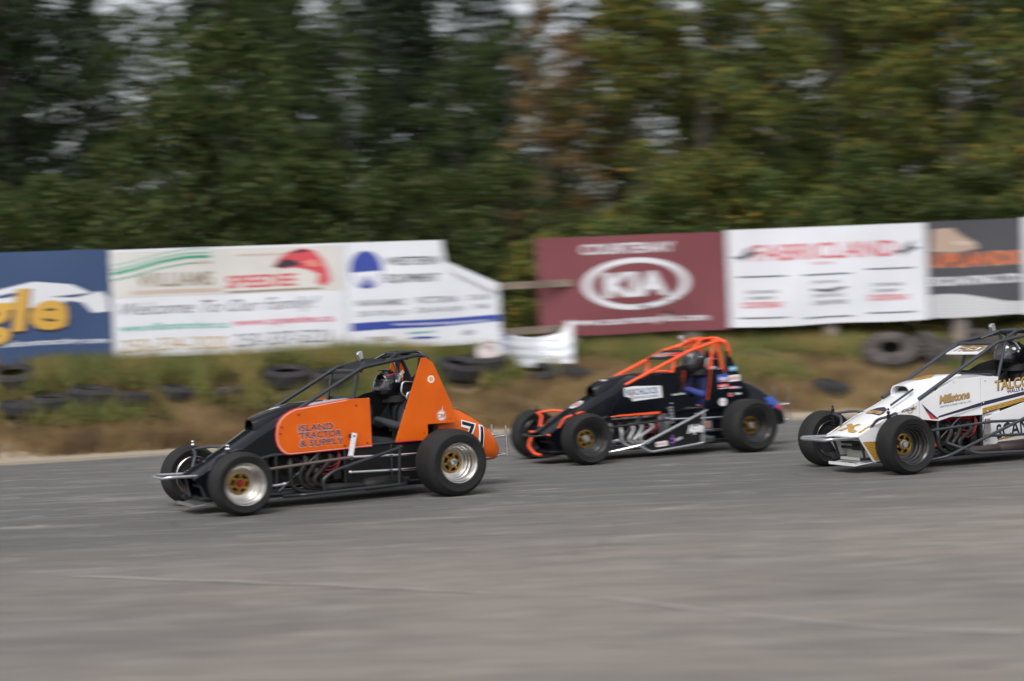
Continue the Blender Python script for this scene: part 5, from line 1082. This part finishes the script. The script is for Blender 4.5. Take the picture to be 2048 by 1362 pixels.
def leaves_mesh(name, C, Rr, per, size, material, flat=.7, elong=1.0, droop=0.0):
    """leaf-sized quads spread through clumps C (n,3) with radii Rr (n,)"""
    n = len(C); N = n * per; idx = np.repeat(np.arange(n), per)
    d = RNG.normal(size=(N, 3)); d /= np.linalg.norm(d, axis=1)[:, None]; rad = RNG.uniform(.25, 1, N) ** .5
    P = C[idx] + d * (Rr[idx] * rad)[:, None] * np.array([1, 1, flat])
    a = RNG.normal(size=(N, 3)); a /= np.linalg.norm(a, axis=1)[:, None]; a[:, 2] = a[:, 2] * .6 - droop; a /= np.linalg.norm(a, axis=1)[:, None]
    b_ = np.cross(a, RNG.normal(size=(N, 3))); b_ /= np.linalg.norm(b_, axis=1)[:, None]
    s_ = RNG.uniform(.6, 1.3, N)[:, None] * size
    V = np.stack([P - a * s_ * elong, P + b_ * s_ * .5, P + a * s_ * elong, P - b_ * s_ * .5], 1).reshape(-1, 3)
    me = bpy.data.meshes.new(name); me.vertices.add(N * 4); me.vertices.foreach_set('co', V.ravel()); me.loops.add(N * 4); me.loops.foreach_set('vertex_index', np.arange(N * 4)); me.polygons.add(N); me.polygons.foreach_set('loop_start', np.arange(N) * 4)
    me.update(); me.validate(); me.materials.append(material); return me
def broad(h, r, crown0, nc, per, size, seed):
    rg = np.random.default_rng(seed); C = []; Rr = []
    for _ in range(nc):
        t = rg.uniform(0, 1); z = crown0 + (h - crown0) * t; prof = math.sin(PI * min(1, (.12 + .88 * t) ** .8)) ** .6 * (1 - .25 * t)
        a = rg.uniform(0, 2 * PI); q = r * prof * rg.uniform(.35, 1.08); C.append((q * math.cos(a), q * math.sin(a), z)); Rr.append(rg.uniform(.35, .85) * r * .32)
    return np.array(C), np.array(Rr)
def trunk_mesh(h, r0, material, limbs, seed, lean=.02):
    rg = random.Random(seed); m = MB(); pts = [(math.sin(z * .7 + seed) * .06 * z ** .5 * .5 + lean * z, math.cos(z * .5 + seed) * .05 * z ** .5 * .5, z) for z in np.linspace(-.3, h, 9)]
    m.tube(pts, [r0 * (1 - .85 * i / 8) * (1.25 if i == 0 else 1) for i in range(9)], 10)
    for k in range(limbs):
        t = rg.uniform(.25, .92); z = h * t; a = rg.uniform(0, 2 * PI); L = rg.uniform(.10, .22) * h * (1.1 - t * .7); i = int(t * 8); b0 = Vector(pts[i]).lerp(Vector(pts[min(8, i + 1)]), t * 8 - i)
        e = b0 + Vector((math.cos(a) * L, math.sin(a) * L, L * rg.uniform(.1, .7))); m.tube([b0, b0.lerp(e, .5) + Vector((0, 0, -.04 * L)), e], [r0 * .30 * (1.1 - t), r0 * .2 * (1.1 - t), .012], 6)
    return m.mesh('trunk', material, 60)
def fir_geo(h, r, seed, z0=1.5, dens=1.0):
    rg = np.random.default_rng(seed); C = []; Rr = []; z = z0
    while z < h - .3:
        t = (z - z0) / (h - z0); L = r * (1 - t) ** .75 * rg.uniform(.7, 1.1)
        for k in range(int(5 * dens) + 1):
            a = rg.uniform(0, 2 * PI); Lk = L * rg.uniform(.6, 1.1)
            for q in np.arange(.25, 1.01, .22): C.append((q * Lk * math.cos(a), q * Lk * math.sin(a), z - .22 * q * q * Lk)); Rr.append(.22 + .20 * (1 - q) * 1.2 + .06 * r)
        z += rg.uniform(.32, .55)
    return np.array(C), np.array(Rr)
KIND = {}
def kind(name, leafm, barkm, h, r0, geo, per, size, limbs, **k):
    C, Rr = geo; lst = [leaves_mesh('crown', C, Rr, per, size, leafm, **k)]
    KIND[name] = (lst[0], trunk_mesh(h, r0, barkm, limbs, len(KIND) + 1), h)
kind('fir_a', LF['fir'], BARK, 17, .30, fir_geo(17, 3.2, 1), 19, .085, 16, elong=1.3, droop=.3)
kind('fir_b', LF['fir'], BARK, 15, .24, fir_geo(15, 2.6, 2, 3.0, .8), 19, .085, 16, elong=1.3, droop=.3)
kind('cedar', LF['cedar'], BARK, 14, .26, fir_geo(14, 3.0, 3, 1.0, 1.2), 18, .085, 12, elong=1.4, droop=.6)
kind('alder_a', LF['alder'], BARKG, 11, .17, broad(11.5, 3.0, 2.0, 120, 95, .075, 4), 110, .070, 16)
kind('alder_b', LF['alder'], BARKG, 9, .15, broad(9.5, 2.6, 1.4, 100, 95, .075, 5), 110, .070, 14)
kind('maple_a', LF['maple'], BARKG, 10, .18, broad(11, 3.2, 1.8, 120, 95, .08, 6), 110, .080, 16)
kind('maple_b', LF['gold'], BARKG, 8, .15, broad(9, 2.9, 1.2, 110, 90, .08, 7), 110, .078, 14)
kind('rust', LF['rust'], BARKG, 8, .13, broad(8.6, 1.7, 1.6, 70, 80, .07, 8), 90, .066, 14)
kind('bush_a', LF['bush'], BARKG, 3.0, .06, broad(3.7, 1.9, .15, 85, 80, .06, 9), 95, .058, 10)
kind('bush_b', LF['bush'], BARKG, 2.6, .05, broad(3.0, 1.7, .1, 75, 80, .06, 10), 95, .056, 10)
kind('bush_c', LF['gold'], BARKG, 2.6, .05, broad(3.1, 1.8, .1, 75, 80, .06, 12), 95, .060, 10)
DESC = {'fir_a': ('fir_tree', 'tall dark fir', 'tree'), 'fir_b': ('fir_tree', 'dark fir with a bare lower trunk', 'tree'), 'cedar': ('cedar_tree', 'drooping green cedar', 'tree'), 'alder_a': ('alder_tree', 'dark green leafy alder', 'tree'), 'alder_b': ('alder_tree', 'bushy green alder', 'tree'),
        'maple_a': ('maple_tree', 'yellow green maple', 'tree'), 'maple_b': ('maple_tree', 'maple with turning golden leaves', 'tree'), 'rust': ('rusty_tree', 'rusty brown leaved tree', 'tree'), 'bush_a': ('bush', 'tall green bush', 'bush'), 'bush_b': ('bush', 'low green bush', 'bush'), 'bush_c': ('bush', 'golden green bush', 'bush')}
GROUP = {'fir_tree': 'dark firs of the wood behind the banners', 'cedar_tree': 'cedars of the wood behind the banners', 'alder_tree': 'green leafy trees behind the banners', 'maple_tree': 'yellow green trees behind the banners', 'rusty_tree': 'rusty brown trees behind the gap in the banners', 'bush': 'bushes right behind the banner fence'}
_cnt = {}
ORD = ['first', 'second', 'third', 'fourth', 'fifth', 'sixth', 'seventh', 'eighth', 'ninth', 'tenth', 'eleventh', 'twelfth']
TREES = []
def tree(k, u, D, s=1.0, rot=None, sz=None):
    TREES.append((k, (u - 1024) / 3500 * D, D, s, rot if rot is not None else random.uniform(0, 6.28), sz))
BAN = [(-99, 220, 'the blue banner'), (220, 690, 'the welcome banner'), (690, 1000, 'the blue logo banner'), (1000, 1085, 'the gap between banners'), (1085, 1460, 'the maroon banner'), (1460, 1860, 'the red lettered banner'), (1860, 9999, 'the charcoal banner')]
# front row of bushes just behind the fence
for u, kd, s in ((-160, 'bush_a', 1.0), (-20, 'bush_b', 1.2), (110, 'bush_a', 1.1), (235, 'bush_a', 1.3), (350, 'bush_b', 1.45), (470, 'bush_a', 1.25), (590, 'bush_b', 1.4), (700, 'bush_a', 1.2), (815, 'bush_b', 1.35), (920, 'bush_a', 1.0), (1020, 'bush_b', 1.15), (1110, 'bush_c', 1.0), (1215, 'bush_c', 1.1), (1330, 'bush_a', 1.05), (1430, 'bush_c', 1.2), (1545, 'bush_a', 1.15), (1640, 'bush_c', 1.2), (1750, 'bush_a', 1.2), (1850, 'bush_c', 1.25), (1960, 'bush_a', 1.2), (2080, 'bush_c', 1.2), (2200, 'bush_a', 1.2)): tree(kd, u, 32.4 + 1.5 * math.sin(u), s * random.uniform(.78, 1.05))
# middle row
for u, D, kd, s in ((-120, 36, 'fir_a', 1.0), (40, 35.5, 'fir_b', 1.05), (190, 38, 'alder_b', .80), (330, 37, 'alder_b', .86), (470, 37.5, 'alder_a', .80), (610, 37, 'cedar', .62), (700, 38.5, 'alder_b', .78), (850, 38, 'fir_b', .72), (930, 37, 'alder_b', .66), (1110, 36.5, 'rust', .80), (1180, 38.5, 'rust', .78), (1045, 39, 'alder_b', .72), (1290, 38, 'maple_b', .85), (1420, 38, 'maple_a', .92), (1560, 38.5, 'alder_b', .72), (1690, 37.5, 'maple_a', .88), (1800, 38, 'maple_b', .98), (1930, 37, 'maple_a', .95), (2060, 38, 'alder_a', .95), (2190, 37, 'maple_a', 1)): tree(kd, u, D, s)
# back row of tall trees, with sky between them
for u, D, kd, s in ((-60, 44, 'fir_a', 1.15), (60, 46, 'cedar', 1.0), (430, 45, 'fir_b', 1.0), (510, 48, 'cedar', .85), (575, 43, 'fir_b', 1.1), (765, 42, 'fir_a', 1.0), (890, 46, 'fir_b', 1.1), (1000, 52, 'fir_b', .95), (200, 54, 'fir_b', .85), (1060, 56, 'alder_b', 1.0), (1560, 52, 'alder_b', .85), (1470, 47, 'cedar', .95), (1265, 43, 'fir_a', 1.1), (1390, 45, 'maple_a', 1.2), (1700, 46, 'cedar', 1.1), (1790, 45, 'maple_a', 1.3), (1880, 48, 'fir_b', 1.1), (1960, 45, 'alder_a', 1.25), (2090, 46, 'fir_a', 1.1)): tree(kd, u, D, s)
# far row that closes the lower gaps
for i, u in enumerate(range(-150, 2260, 118)): tree(['alder_a', 'cedar', 'alder_b', 'maple_a'][(i * 7) % 4] if u < 1200 else ['maple_a', 'cedar', 'alder_a'][i % 3], u + 20 * math.sin(i * 5), 58 + 4 * math.sin(i * 2.3), .52 + .10 * math.sin(i * 3.1) + (.18 if u > 1620 else 0))
TREES.sort(key=lambda t: (t[0], t[1] / t[2]))
used_lab = {}
for (kd, x, D, s, rot, sz) in TREES:
    nm, desc, cat = DESC[kd]; u = 1024 + x / D * 3500; where = next(w for a, b_, w in BAN if a <= u < b_ or (a == -99 and u < a))
    row = 'just behind' if D < 35 else ('close behind' if D < 41 else ('high behind' if D < 56 else 'far back behind')); key = (desc, row, where)
    used_lab.setdefault(key, []).append(1); n_ = len(used_lab[key])
    t = thing(nm, '', cat, (x, D, bank(x, D) - .05), rot, GROUP[nm]); hz_ = random.uniform(.72, 1.22) if nm == 'bush' else random.uniform(.94, 1.08); t.scale = (s * random.uniform(.85, 1.15), s, s * hz_); t['key'] = 0; del t['key']; t['label'] = str(key); t['_k'] = n_
    for cn, me in (('crown', KIND[kd][0]), ('trunk', KIND[kd][1])):
        o = bpy.data.objects.new(cn, me); COL.objects.link(o); o.parent = t
    t['_key'] = '|'.join(key)
cnt = {}
for o in COL.objects:
    if '_key' in o.keys(): cnt[o['_key']] = cnt.get(o['_key'], 0) + 1
for o in list(COL.objects):
    if '_key' in o.keys():
        d_, r_, w_ = o['_key'].split('|'); n_ = o['_k']; tot = cnt[o['_key']]
        o['label'] = (f'{d_} {r_} {w_}' if tot == 1 else f'{ORD[n_ - 1]} from the left of the {tot} {d_}s {r_} {w_}' if False else f'{d_} {r_} {w_}, {ORD[n_ - 1]} from left'); del o['_key']; del o['_k']
